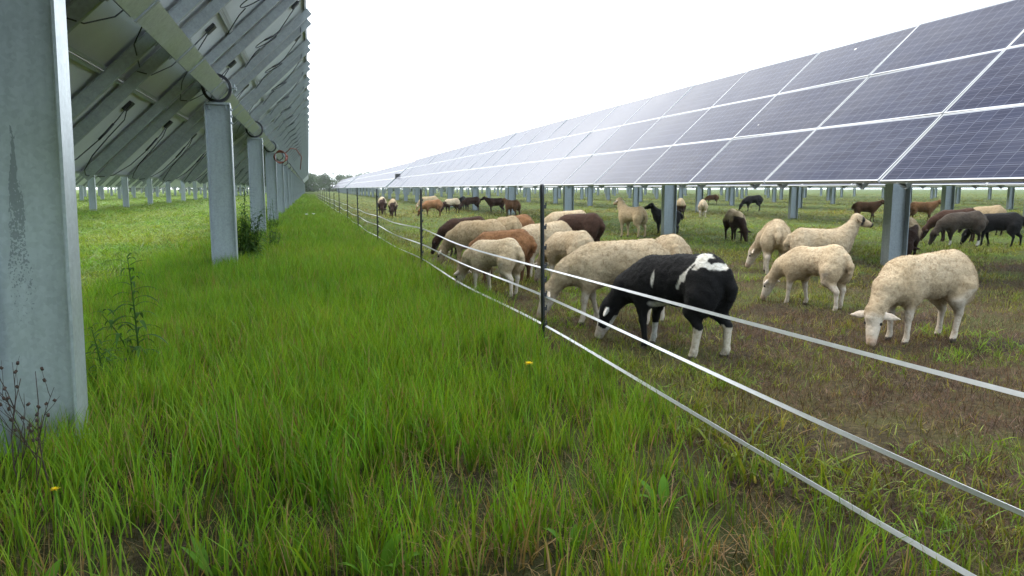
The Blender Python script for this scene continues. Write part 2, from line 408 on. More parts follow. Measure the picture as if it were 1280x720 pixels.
def table(name_label, group, xt, zt, tilt, y0, ncol, post_ys, detail, cat='solar array', straps=False, cables=False, near=None):
    """xt, zt: tube centre; panels' middle sits TUBE_OFF in front of it along the panel normal"""
    t = R(tilt); nx, nz = -math.sin(t), math.cos(t); ux, uz = math.cos(t), math.sin(t)
    yc = y0 + ncol
    root = empty('solar_array', (xt, yc, 0)); tag(root, name_label, cat, group)
    rot = (0, -t, 0)
    def P(q, y, n): return (q * ux + (TUBE_OFF + n) * nx, y - yc, zt + q * uz + (TUBE_OFF + n) * nz)
    if detail:
        rr = random.Random(int(xt * 10) + int(y0))
        for i in range(ncol):
            for j in range(3):
                p = link_mesh('solar_panel', LAM, root, P(j - 1.0, y0 + 2 * i + 1, rr.uniform(-.002, .002)), (rr.uniform(-.006, .006), -t + rr.uniform(-.008, .008), 0))
                link_mesh('frame', FRAME, p)
                if cables and i < 26:
                    link_mesh('junction_box', JBOX, p, (.33, 0, -.022)); link_mesh('cable', rr.choice(CABLES[j]), p)
    else:
        if ncol not in BANK: BANK[ncol] = bank_mesh(ncol)
        link_mesh('panel_surface', BANK[ncol], root, P(0, yc, 0), rot)
        if xt < 8 and xt > 0: m = MB(); m.box((0, 0, -.02), (3.02, .09, .16)); m.build('end_channel', M['rail'], root, P(0, y0 - .05, 0), rot)
    if detail or near in ('rails', 'streak'):
        for i in range(ncol + 1):
            for s in (-.3, .3):
                y = y0 + 2 * i + s
                if y < y0 or y > y0 + 2 * ncol: continue
                link_mesh('rail', RAIL, root, P(0, y, -TH - .003), rot)
                if straps and y < 44: link_mesh('strap', STRAP, root, (0, y - yc, zt), rot)
    L = 2 * ncol
    if ('t', L) not in BANK:
        m = MB(); m.box((0, 0, 0), (.17, L - .1, .17)); BANK[('t', L)] = m.mesh('torque_tube', M['tube'])
    link_mesh('torque_tube', BANK[('t', L)], root, (0, 0, zt), rot)
    H = zt - .17
    for k, y in enumerate(post_ys):
        mat = M['pillar'] if near == 'streak' and k == near_idx else M['post']
        key = (round(H, 3), mat.name)
        if key not in POSTS: POSTS[key] = post_mesh(H, mat)
        po = link_mesh('post', POSTS[key], root, (0, y - yc, 0))
        if mat is M['pillar']: po.location.x = -.035; po.rotation_euler.y = .016
        link_mesh('bearing', BEAR, po, (0, 0, zt))
    return root

near_idx = 2
seg = [(-9.48, 33), (57.5, 33), (124.5, 33)]
stretch = ['nearest stretch', 'middle stretch', 'farthest stretch']
# right-hand row in front of the pasture (glass towards the camera)
TR = 42.7; t = R(TR)
XR = 5.54 + 1.5 * math.cos(t) + TUBE_OFF * math.sin(t); ZR = .997 + 1.5 * math.sin(t) - TUBE_OFF * math.cos(t)
TLt = 44.; t2 = R(TLt)
XL = -2.13 + 1.5 * math.cos(t2) + TUBE_OFF * math.sin(t2); ZL = .92 + .162 + 1.5 * math.sin(t2) - TUBE_OFF * math.cos(t2)
def ys(first, step, a, b):
    k = math.ceil((a + .5 - first) / step); out = []
    while first + k * step < b - .3: out.append(first + k * step); k += 1
    return out
for s, (y0, nc) in enumerate(seg):
    y1 = y0 + 2 * nc
    lab = ['long tilted solar row with dark blue glass facing the grazing sheep, nearest stretch',
           'whitish reflecting solar row stretch just beyond the first gap behind the sheep', 'farthest glaring stretch of the solar row beside the fence'][s]
    table(lab, 'solar arrays in rows', XR + (0, .05, .0)[s], ZR - (0, .03, .05)[s], TR - (0, 2.0, 3.)[s], y0, nc, ys(7.64, 5.98, y0, y1), s == 0)
    lab = ['solar row overhead on the left seen from its grey underside, with cable loops',
           'second stretch of the left overhead solar row, beyond its first gap', 'farthest stretch of the left overhead solar row'][s]
    table(lab, 'solar arrays in rows', XL, ZL, TLt, y0, nc, ys(2.95, 5.85, y0, y1), s == 0, straps=s == 0, cables=True, near=('streak', 'rails', None)[s])
ordw = ['first', 'second', 'third', 'fourth', 'fifth', 'sixth', 'seventh']
for k in range(1, 8):
    for s, (y0, nc) in enumerate(seg):
        y1 = y0 + 2 * nc; off = (k * 1.7) % 3
        if k <= 7:
            table('%s solar row behind the glass-fronted pasture row, %s, posts showing beneath' % (ordw[k - 1], stretch[s]), 'solar arrays in rows',
                  XR + 7.68 * k, ZR, TR, y0, nc, ys(13.0 + off, 5.9, y0, y1), False, near='rails' if (k == 1 and s == 0) else None)
        if k <= 5:
            table('%s solar row beyond the overhead left row, %s, posts in yellowish grass' % (ordw[k - 1], stretch[s]), 'solar arrays in rows',
                  XL - 7.68 * k, ZL, TLt, y0, nc, ys(3.6 + off, 5.9, y0, y1), False, near='rails' if (k == 1 and s == 0) else None)

# a black drive motor at the gap of the right row, an orange cable coil on the left row
mr = empty('drive_motor', (XR - .35, 57.1, 0)); tag(mr, 'black drive motor box in the first gap of the solar row', 'motor')
m = MB(); m.box((0, 0, ZR - .05), (.42, .3, .36)); m.build('housing', M['black'], mr)
m = MB(); m.tube([(0, 0, ZR - .2), (0, 0, ZR - .55)], .06, 10); m.build('gearbox', M['black'], mr)
m = MB()
for k in range(5):
    m.tube([(.13 * math.cos(a) * (1 + .08 * k), .05 * k - .1 + .04 * math.sin(3 * a + k), .16 * math.sin(a) * (1 - .06 * k)) for a in np.linspace(0, 2 * math.pi, 20)], .010, 6)
m.tube([(.12, 0, .1), (.25, .05, .22), (.38, .1, .2), (.5, .15, .02), (.46, .2, -.3)], .012)
o = m.build('cable_coil', M['orange'], None, (XL + .26, 20.0, ZL - .28)); tag(o, 'orange cable coil hanging at a post head under the left solar row', 'cable')

# ------------------------------------------------------------------ fence
FP = [(1.60, -.25), (1.32, 4.25), (1.24, 8.78), (1.12, 13.19), (1.07, 17.7), (1.05, 22.2), (1.0, 26.7), (.97, 31.4), (.93, 36), (.9, 40.6), (.86, 45), (.84, 50), (.8, 55), (.78, 60), (.75, 65)]
def fx(y): return np.interp(y, [p[1] for p in FP], [p[0] for p in FP])
def fence_post(x, y, h, lean):
    root = empty('fence_post', (x, y, float(gz(x, y))))
    root.rotation_euler = (lean[0], lean[1], random.uniform(-.2, .2))
    m = MB(); pts = []
    m.tube([(0, 0, -.1), (0, 0, .3), (0, 0, h - .01), (0, 0, h)], [.0105, .0125, .0125, .010], 8); m.box((0, -.006, h * .5 + .05), (.006, .026, h - .2))
    m.build('shaft', M['fpost'], root)
    for z in (.107, .2, .285, .37, .45, .56, .68, .80):
        c = MB(); c.box((.016, 0, z), (.014, .012, .022)); c.box((.022, 0, z + .012), (.006, .010, .020)); c.build('clip', M['clip'], root)
    return root
flab = ['black plastic fence post beside the camera, nearest to it', 'tall black fence post nearest in view, in front of the pale sheep', 'black fence post second nearest in view, left of the pale lamb',
        'black fence post third nearest in view, where tall grass meets pasture', 'black fence post fourth nearest in view along the tape fence']
for i, (x, y) in enumerate(FP):
    o = fence_post(x, y, .93 if i != 7 else .74, (random.uniform(-.01, .01), random.uniform(-.012, .012)))
    tag(o, flab[i] if i < 5 else 'thin far black post in the receding tape fence, past the fourth in view', 'fence post', 'posts of the tape fence')
def smooth_path(P, n):
    """Catmull-Rom through the points"""
    P = [np.array(p, float) for p in P]; P = [2 * P[0] - P[1]] + P + [2 * P[-1] - P[-2]]; out = []
    for i in range(1, len(P) - 2):
        for k in range(n):
            u = k / n; a, b, c, d = P[i - 1:i + 3]
            out.append(.5 * (2 * b + (c - a) * u + (2 * a - 5 * b + 4 * c - d) * u * u + (3 * b - a - 3 * c + d) * u ** 3))
    out.append(P[-2]); return out
def tape(label, zs, first, w, seed, tw):
    rr = random.Random(seed); P = list(first)
    for i in range(2, len(FP)):
        px, py = FP[i - 1]; x, y = FP[i]
        P.append(((px + x) / 2 + .012 * rr.uniform(-1, 1), (py + y) / 2, zs - .012 - rr.uniform(0, .012))); P.append((x + .014, y, zs + rr.uniform(-.012, .012)))
    path = smooth_path(P, 26); vs = []; fs = []; ph = rr.uniform(0, 3); cum = 0
    for i, p in enumerate(path):
        a = path[max(i - 1, 0)]; b = path[min(i + 1, len(path) - 1)]; d = b - a; d /= np.linalg.norm(d); cum += np.linalg.norm(path[i] - a) if i else 0
        side = np.cross(d, [0, 0, 1]); side /= np.linalg.norm(side); up = np.cross(side, d)
        an = 1.0 + tw * math.sin(cum * 1.9 + ph) + .25 * math.sin(cum * .7); u = side * math.cos(an) + up * math.sin(an); n2 = np.cross(u, d)
        for s, q in ((-1, 1), (1, 1), (1, -1), (-1, -1)): vs.append(p + u * s * w / 2 + n2 * q * .0009)
    for i in range(len(path) - 1):
        for k in range(4): fs.append((4 * i + k, 4 * i + (k + 1) % 4, 4 * i + 4 + (k + 1) % 4, 4 * i + 4 + k))
    m = MB(); m.add(vs, fs); tag(m.build('fence_tape', M['tape']), label, 'fence tape', 'white tapes of the sheep fence')
tape('uppermost white tape of the sheep fence, crossing the black sheep', .45, [(1.80, -1.6, .46), (1.72, -.25, .46), (1.58, 1.4, .445), (1.335, 4.25, .45)], .0125, 1, .3)
tape('middle white twisted tape of the sheep fence, crossing below the black sheep', .285, [(1.6, -1.6, .27), (1.52, -.25, .26), (1.40, 1.22, .255), (1.335, 4.25, .285)], .013, 2, .5)
tape('lowest white tape of the sheep fence, skimming the tall grass', .107, [(1.5, -1.6, .09), (1.44, -.25, .09), (1.345, 1.33, .095), (1.335, 4.25, .11)], .013, 3, .35)

# ------------------------------------------------------------------ sheep
def rcone(p, a, b, r1, r2):
    a = np.array(a); b = np.array(b); d = b - a; t = np.clip(((p - a) @ d) / (d @ d), 0, 1)
    return np.linalg.norm(p - a - t[..., None] * d, axis=-1) - (r1 + (r2 - r1) * t)
def ell(p, c, r, rot=None):
    q = p - np.array(c)
    if rot is not None: q = q @ rot
    q0 = q / np.array(r); k0 = np.linalg.norm(q0, axis=-1) + 1e-9; k1 = np.linalg.norm(q0 / np.array(r), axis=-1) + 1e-9
    return k0 * (k0 - 1) / k1
def smin(a, b, k):
    h = np.clip(.5 + .5 * (b - a) / k, 0, 1); return b * (1 - h) + a * h - k * h * (1 - h)

def sheep_prims(o, rr):
    fat = o.get('fat', 1.) * .88; lw = o.get('lw', 1.); leg = o.get('leg', 1.); wool = o.get('wool', 1.)
    body = [('e', (.0, 0, .43), (.33, .138 * fat, .155 * fat)), ('e', (.19, 0, .425), (.15, .118 * fat, .155)), ('e', (-.21, 0, .445), (.155, .132 * fat, .14)),
            ('c', (.2, 0, .515), (-.22, 0, .525), .052, .062), ('e', (-.235, .078, .37), (.105, .058, .13)), ('e', (-.235, -.078, .37), (.105, .058, .13)),
            ('e', (.205, .082, .355), (.07, .044, .11)), ('e', (.205, -.082, .355), (.07, .044, .11))]
    gz_ = 1. if o.get('pose', 'graze') == 'graze' else 0.
    if gz_:
        body[1] = ('e', (.20, 0, .405), (.15, .108 * fat, .145)); body[3] = ('c', (.2, 0, .478), (-.22, 0, .535), .048, .060)
    pose = o.get('pose', 'graze'); yaw = R(o.get('yaw', 0)); hy = R(o.get('hyaw', 0))
    N0 = np.array((.25, 0, .475 - .03 * gz_))
    P, Mz = {'graze': ((.505, 0, .225), (.575, 0, .048)), 'up': ((.395, 0, .70), (.56, 0, .635)), 'level': ((.47, 0, .60), (.625, 0, .525))}[pose]
    P = np.array(P); Mz = np.array(Mz)
    if pose == 'graze': P[2] += o.get('dz', 0); Mz[2] += o.get('dz', 0)
    def rz(v, a): return np.array((v[0] * math.cos(a) - v[1] * math.sin(a), v[0] * math.sin(a) + v[1] * math.cos(a), v[2]))
    hv = rz(Mz - P, yaw + hy); P = N0 + rz(P - N0, yaw); Mz = P + hv
    ax = hv / np.linalg.norm(hv); side = np.cross((0, 0, 1), ax); side /= np.linalg.norm(side); fn = np.cross(ax, side)   # fn: forehead
    mid = (N0 + P) / 2 + np.array((0, 0, .03 if pose == 'graze' else -.01))
    neck = [('c', N0 - (.05, 0, .04), mid, .112, .078), ('c', mid, P - ax * .005, .078, .052)]
    head = [('c', P, Mz, .055, .031), ('c', P + ax * .02 - fn * .02, P + ax * .12 - fn * .018, .044, .03), ('e', P + ax * .035 + fn * .012, (.055, .045, .045))]
    ears = []
    for s in (-1, 1):
        dr = side * s * .92 - ax * .04 - fn * .16 + np.array((0, 0, -.14)); dr /= np.linalg.norm(dr)
        e2 = np.cross(dr, fn); e2 /= np.linalg.norm(e2); e3 = np.cross(dr, e2)
        Rm = np.stack([dr, e2, e3], 1); eb = P + ax * .012 + side * s * .046
        ears.append([('e', eb + dr * .036, (.044, .0265, .0105), Rm), ('e', eb + dr * .062, (.050, .0135, .0085), Rm)])
    legs = []; st = o.get('stride', [0, 0, 0, 0]); hooves = []
    for i, (sy, d) in enumerate(((1, st[0]), (-1, st[1]))):
        y = .082 * sy; k = .235
        legs += [('c', (.21, y, .33), (.212 + d * .5, y, .19), .047, .0245), ('c', (.212 + d * .5, y, .19), (.205 + d, y, .06), .0215, .016), ('e', (.214 + d * .5, y, .185), (.023, .021, .028)), ('c', (.205 + d, y, .06), (.220 + d, y, .018), .0185, .0215)]
        hooves.append((.222 + d, y))
    for i, (sy, d) in enumerate(((1, st[2]), (-1, st[3]))):
        y = .086 * sy
        legs += [('c', (-.23, y, .37), (-.205 + d * .3, y, .285), .082, .058), ('c', (-.205 + d * .3, y, .285), (-.282 + d * .8, y, .195), .052, .026),
                 ('c', (-.282 + d * .8, y, .195), (-.272 + d, y, .06), .022 * lw, .0165 * lw), ('c', (-.272 + d, y, .06), (-.257 + d, y, .018), .0185 * lw, .0215 * lw)]
        hooves.append((-.266 + d, y))
    tail = [('c', (-.345, 0, .50), (-.385, 0, .42), .032, .03), ('c', (-.385, 0, .42), (-.385, 0, .36 - .06 * o.get('tail', 0)), .03, .018)]
    eyes = [P + ax * .072 + side * s * .043 + fn * .012 for s in (-1, 1)]
    return dict(body=body, neck=neck, head=head, ears=ears, legs=legs, tail=tail, eyes=eyes, P=P, M=Mz, ax=ax, fn=fn, side=side, hooves=hooves)

def ev(prims, p, k):
    d = None
    for q in prims:
        if q[0] == 'c': e = rcone(p, q[1], q[2], q[3], q[4])
        else: e = ell(p, q[1], q[2], q[3] if len(q) > 3 else None)
        d = e if d is None else smin(d, e, k)
    return d

def surface_nets(D, org, h):
    s = D < 0; nx, ny, nz = D.shape
    cnt = np.zeros((nx - 1, ny - 1, nz - 1)); acc = np.zeros((nx - 1, ny - 1, nz - 1, 3))
    corners = [(i, j, k) for i in (0, 1) for j in (0, 1) for k in (0, 1)]
    def sl(A, c): return A[c[0]:nx - 1 + c[0], c[1]:ny - 1 + c[1], c[2]:nz - 1 + c[2]]
    for a in corners:
        for b in corners:
            if sum(b) - sum(a) != 1 or any(b[i] < a[i] for i in range(3)): continue
            sa, sb = sl(s, a), sl(s, b); cr = sa != sb; da, db = sl(D, a), sl(D, b)
            t = np.where(cr, da / np.where(cr, da - db, 1), 0)
            for i in range(3): acc[..., i] += cr * (a[i] + (b[i] - a[i]) * t)
            cnt += cr
    act = cnt > 0; idx = -np.ones(act.shape, int); idx[act] = np.arange(act.sum())
    pos = np.argwhere(act) + acc[act] / cnt[act][:, None]; V = pos * h + np.array(org)
    Q = []
    for axn in range(3):
        o1, o2 = [(1, 2), (2, 0), (0, 1)][axn]
        lo = [slice(None)] * 3; hi = [slice(None)] * 3; lo[axn] = slice(0, -1); hi[axn] = slice(1, None)
        A, B = s[tuple(lo)], s[tuple(hi)]
        for sgn, mask in ((0, A & ~B), (1, ~A & B)):
            e = np.argwhere(mask); ok = (e[:, o1] > 0) & (e[:, o2] > 0) & (e[:, o1] < D.shape[o1] - 1) & (e[:, o2] < D.shape[o2] - 1); e = e[ok]
            def g(d1, d2):
                q = e.copy(); q[:, o1] -= d1; q[:, o2] -= d2; return idx[q[:, 0], q[:, 1], q[:, 2]]
            q = np.stack([g(1, 1), g(0, 1), g(0, 0), g(1, 0)], 1)
            Q.append(q if sgn == 0 else q[:, ::-1])
    return V, np.concatenate(Q)

def n3(p, sc, seed):
    return np.array([mnoise.noise(Vector((a * sc + seed, b * sc, c * sc))) for a, b, c in p])

CREAM = np.array((.43, .34, .225)); SKIN = np.array((.47, .40, .315)); TAN = np.array((.35, .262, .155)); BROWN = np.array((.12, .058, .028)); RUST = np.array((.19, .092, .04))
DKB = np.array((.042, .020, .012)); BLK = np.array((.0065, .006, .006)); WHT = np.array((.56, .53, .47))
def sheep_mesh(o, vox):
    rr = random.Random(o['seed']); S = sheep_prims(o, rr)
    lo = np.array((-.46, -.45, -.015)); hi = np.array((.72, .45, .82))
    allp = np.array([S['P'], S['M']]); lo = np.minimum(lo * (1, .5, 1), allp.min(0) - .16); lo[2] = -.015; hi = np.maximum(hi * (.6, .5, .8), allp.max(0) + .16); lo[1] = min(lo[1], -.24); hi[1] = max(hi[1], .24)
    ax = [np.arange(lo[i], hi[i] + vox, vox) for i in range(3)]
    G = np.stack(np.meshgrid(*ax, indexing='ij'), -1)
    core = smin(ev(S['body'], G, .05), ev(S['neck'], G, .05), .09)
    core = smin(core, ev(S['legs'], G, .012), .028); core = smin(core, ev(S['tail'], G, .02), .02)
    hd = ev(S['head'], G, .02); core = smin(core, hd, .03)
    ear = np.minimum(ev(S['ears'][0], G, .012), ev(S['ears'][1], G, .012))
    if vox > .013: ear -= .004
    D = smin(core, ear, .008)
    V, F = surface_nets(D, lo, vox)
    XS = np.array((.93, 1., 1.))
    # zones
    dh = ev(S['head'], V, .02); de = np.minimum(ev(S['ears'][0], V, .012), ev(S['ears'][1], V, .012)); db = smin(ev(S['body'], V, .05), ev(S['neck'], V, .05), .06)
    dl = ev(S['legs'], V, .012)
    face = np.clip((db - dh - .004) / .02, 0, 1); leg = np.clip((db - dl - .012) / .02, 0, 1) * (V[:, 2] < .36); earm = (de < .004) * 1.
    bare = np.maximum(np.maximum(face, leg), earm)
    a1 = n3(V, 26, o['seed'] * 3.1); a2 = n3(V, 7, o['seed'] * 1.7); 
    # wool relief
    nr = np.zeros_like(V); e = V[F]; fnm = np.cross(e[:, 2] - e[:, 0], e[:, 3] - e[:, 1])
    for k in range(4): np.add.at(nr, F[:, k], fnm)
    nr /= np.linalg.norm(nr, axis=1)[:, None] + 1e-9
    V2 = V + nr * ((a1 * .0045 + a2 * .0065) * (1 - bare))[:, None]
    # coat
    kind = o['coat']; z = V[:, 2]; x = V[:, 0]; y = V[:, 1]
    c = np.zeros_like(V)
    def put(mask, col):
        m = np.clip(mask, 0, 1)[:, None]; c[:] = c * (1 - m) + np.array(col) * m
    along = (V - S['P']) @ S['ax']
    sd = np.abs((V - S['P']) @ S['side'])
    if kind in ('cream', 'lamb', 'tan', 'ewe'):
        base = {'cream': CREAM, 'lamb': CREAM * 1.08, 'tan': TAN, 'ewe': CREAM * .92}[kind]
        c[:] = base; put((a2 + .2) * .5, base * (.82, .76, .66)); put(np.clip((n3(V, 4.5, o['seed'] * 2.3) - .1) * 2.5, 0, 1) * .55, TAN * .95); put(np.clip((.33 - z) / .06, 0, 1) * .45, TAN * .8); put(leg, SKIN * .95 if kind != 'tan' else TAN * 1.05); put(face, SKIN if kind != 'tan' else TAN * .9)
        put(earm, WHT * (1, .9, .82)); put(face * np.clip((along - .15) / .03, 0, 1), SKIN * (.78, .66, .60))
        put(np.clip(1 - np.hypot((x + .36) / .05, (z - .40) / .06), 0, 1) * .6 * (np.abs(y) < .05), TAN * .5)
        if kind == 'ewe':
            put(face, TAN * .95); put(face * np.clip((sd - .022) / .012, 0, 1) * np.clip(1 - np.abs(along - .062) / .035, 0, 1) * 1.5, BLK * 2)
            put(earm, TAN * .35); put(face * np.clip((along - .165) / .02, 0, 1), BLK * 2); put(face * np.clip(1 - np.abs(along - .015) / .03, 0, 1) * (sd > .03), TAN * .3)
    elif kind in ('brown', 'rust', 'dark', 'black', 'grey'):
        base = {'brown': BROWN, 'rust': RUST, 'dark': DKB, 'black': BLK, 'grey': np.array((.05, .038, .028))}[kind]
        c[:] = base; put((a2 + .25) * .6 * (z > .42), base * 1.5 + .006); put(bare, base * (.5 if kind != 'black' else 1.))
        if o.get('socks'): put(leg * (z < .10), WHT * .8)
        if o.get('blaze'): put(face * (sd < .02) * (along > -.02), WHT * .8)
    elif kind in ('badger',):           # light back, dark face, belly and legs
        c[:] = o.get('back', TAN * 1.05); put(np.clip((.40 - z + a2 * .06) / .05, 0, 1), DKB); put(bare, DKB * .45); put(np.clip((x - .20 + a2 * .1) / .06, 0, 1) * np.clip((.115 - np.abs(y) + a2 * .03) / .03, 0, 1) * (z < .50 + a2 * .1) * (o.get('front', 0)), DKB * .7)
    elif kind == 'pied':
        c[:] = BLK
        a3 = n3(V, 14, 5.); a4 = n3(V, 48, 2.)
        w1 = np.hypot((x + .215) / .060, (z - .565) / .046) + a3 * .55 + a1 * .45 + a4 * .35; put(np.clip((1. - w1) / .2, 0, 1) * (z > .46), WHT)
        w2 = np.abs(x + .150 + (z - .5) * .45 + a3 * .03) + a1 * .008 + a4 * .006; put(np.clip((.013 - w2) / .006, 0, 1) * (z > .40) * (z < .56) * (y > 0), WHT)
        w5 = np.hypot((x + .30) / .06, (z - .535) / .018) + a1 * .5 + a4 * .5; put(np.clip((1. - w5) / .25, 0, 1), WHT)
        w3 = np.hypot((x - .09) / .013, (z - .44) / .05) + a1 * .3; put(np.clip((1. - w3) / .35, 0, 1) * (y > .05), WHT)
        w4 = np.hypot((x - .06) / .09, (z - .28) / .035) + a1 * .3; put(np.clip((1. - w4) / .35, 0, 1), WHT * .9)
        put(leg * (z < .19 + a1 * .02) * (x < 0), WHT * (.85, .78, .68)); put(leg * (z < .15) * (x > 0) * (y < 0), WHT * .9)
        put(face, BLK); put(face * (sd < .03 + a1 * .006) * (along > .02), WHT * .8); put(face * (along > .13), WHT * (.75, .68, .62)); put(earm * (((V - S['P']) @ S['side']) > 0), WHT)
    put((z < .028) * leg, (.07, .055, .045))
    c *= (1 + .10 * a2 + .05 * a1)[:, None]
    # eyes
    bm = bmesh.new(); 
    for ep in S['eyes']:
        bmesh.ops.create_icosphere(bm, subdivisions=2, radius=.0115, matrix=Matrix.Translation(Vector(ep)))
    ev_ = np.array([v.co[:] for v in bm.verts]); ef = [[v.index for v in f.verts] for f in bm.faces]; bm.free()
    nV = len(V2); allV = np.concatenate([V2, ev_]) * XS; allC = np.concatenate([np.clip(c, .003, .9), np.full((len(ev_), 3), .006)])
    faces = F.tolist() + [[i + nV for i in f] for f in ef]
    me = bpy.data.meshes.new('sheep'); me.from_pydata(allV.tolist(), [], faces); me.materials.append(M['coat'])
    ca = me.color_attributes.new('coat', 'FLOAT_COLOR', 'POINT'); ca.data.foreach_set('color', np.concatenate([allC, np.ones((len(allC), 1))], 1).ravel())
    me.polygons.foreach_set('use_smooth', [True] * len(faces)); me.update()
    return me, V2 * XS, F, nr, bare, np.clip(c, .004, .9)

def fleece_mesh(V, F, nr, bare, c, n, L):
    g = np.random.default_rng(3); e = V[F]; ar = np.linalg.norm(np.cross(e[:, 2] - e[:, 0], e[:, 3] - e[:, 1]), axis=1)
    fi = g.choice(len(F), n, p=ar / ar.sum()); w = g.random((n, 4)); w /= w.sum(1)[:, None]
    p = (e[fi] * w[..., None]).sum(1); nn = nr[F[fi]].mean(1); bb = bare[F[fi]].mean(1); cc = (c[F[fi]] * w[..., None]).sum(1)
    ln = L * (1 - .72 * bb) * g.uniform(.6, 1.3, n)
    d = nn * .75 + g.normal(0, .45, (n, 3)) + np.array((-.15, 0, -.35)); d /= np.linalg.norm(d, axis=1)[:, None]
    s = np.cross(d, g.normal(0, 1, (n, 3))); s /= np.linalg.norm(s, axis=1)[:, None]
    p = p - nn * .002; wd = .0014
    tri = np.stack([p - s * wd, p + s * wd, p + d * ln[:, None]], 1).reshape(-1, 3)
    me = bpy.data.meshes.new('fleece'); me.vertices.add(3 * n); me.vertices.foreach_set('co', tri.ravel())
    me.loops.add(3 * n); me.loops.foreach_set('vertex_index', np.arange(3 * n)); me.polygons.add(n); me.polygons.foreach_set('loop_start', np.arange(0, 3 * n, 3))
    me.update(calc_edges=True); me.materials.append(M['coat'])
    col = np.repeat(cc * g.uniform(.75, 1.25, (n, 1)), 3, 0); ca = me.color_attributes.new('coat', 'FLOAT_COLOR', 'POINT')
    ca.data.foreach_set('color', np.concatenate([col, np.ones((3 * n, 1))], 1).ravel()); me.update()
    return me

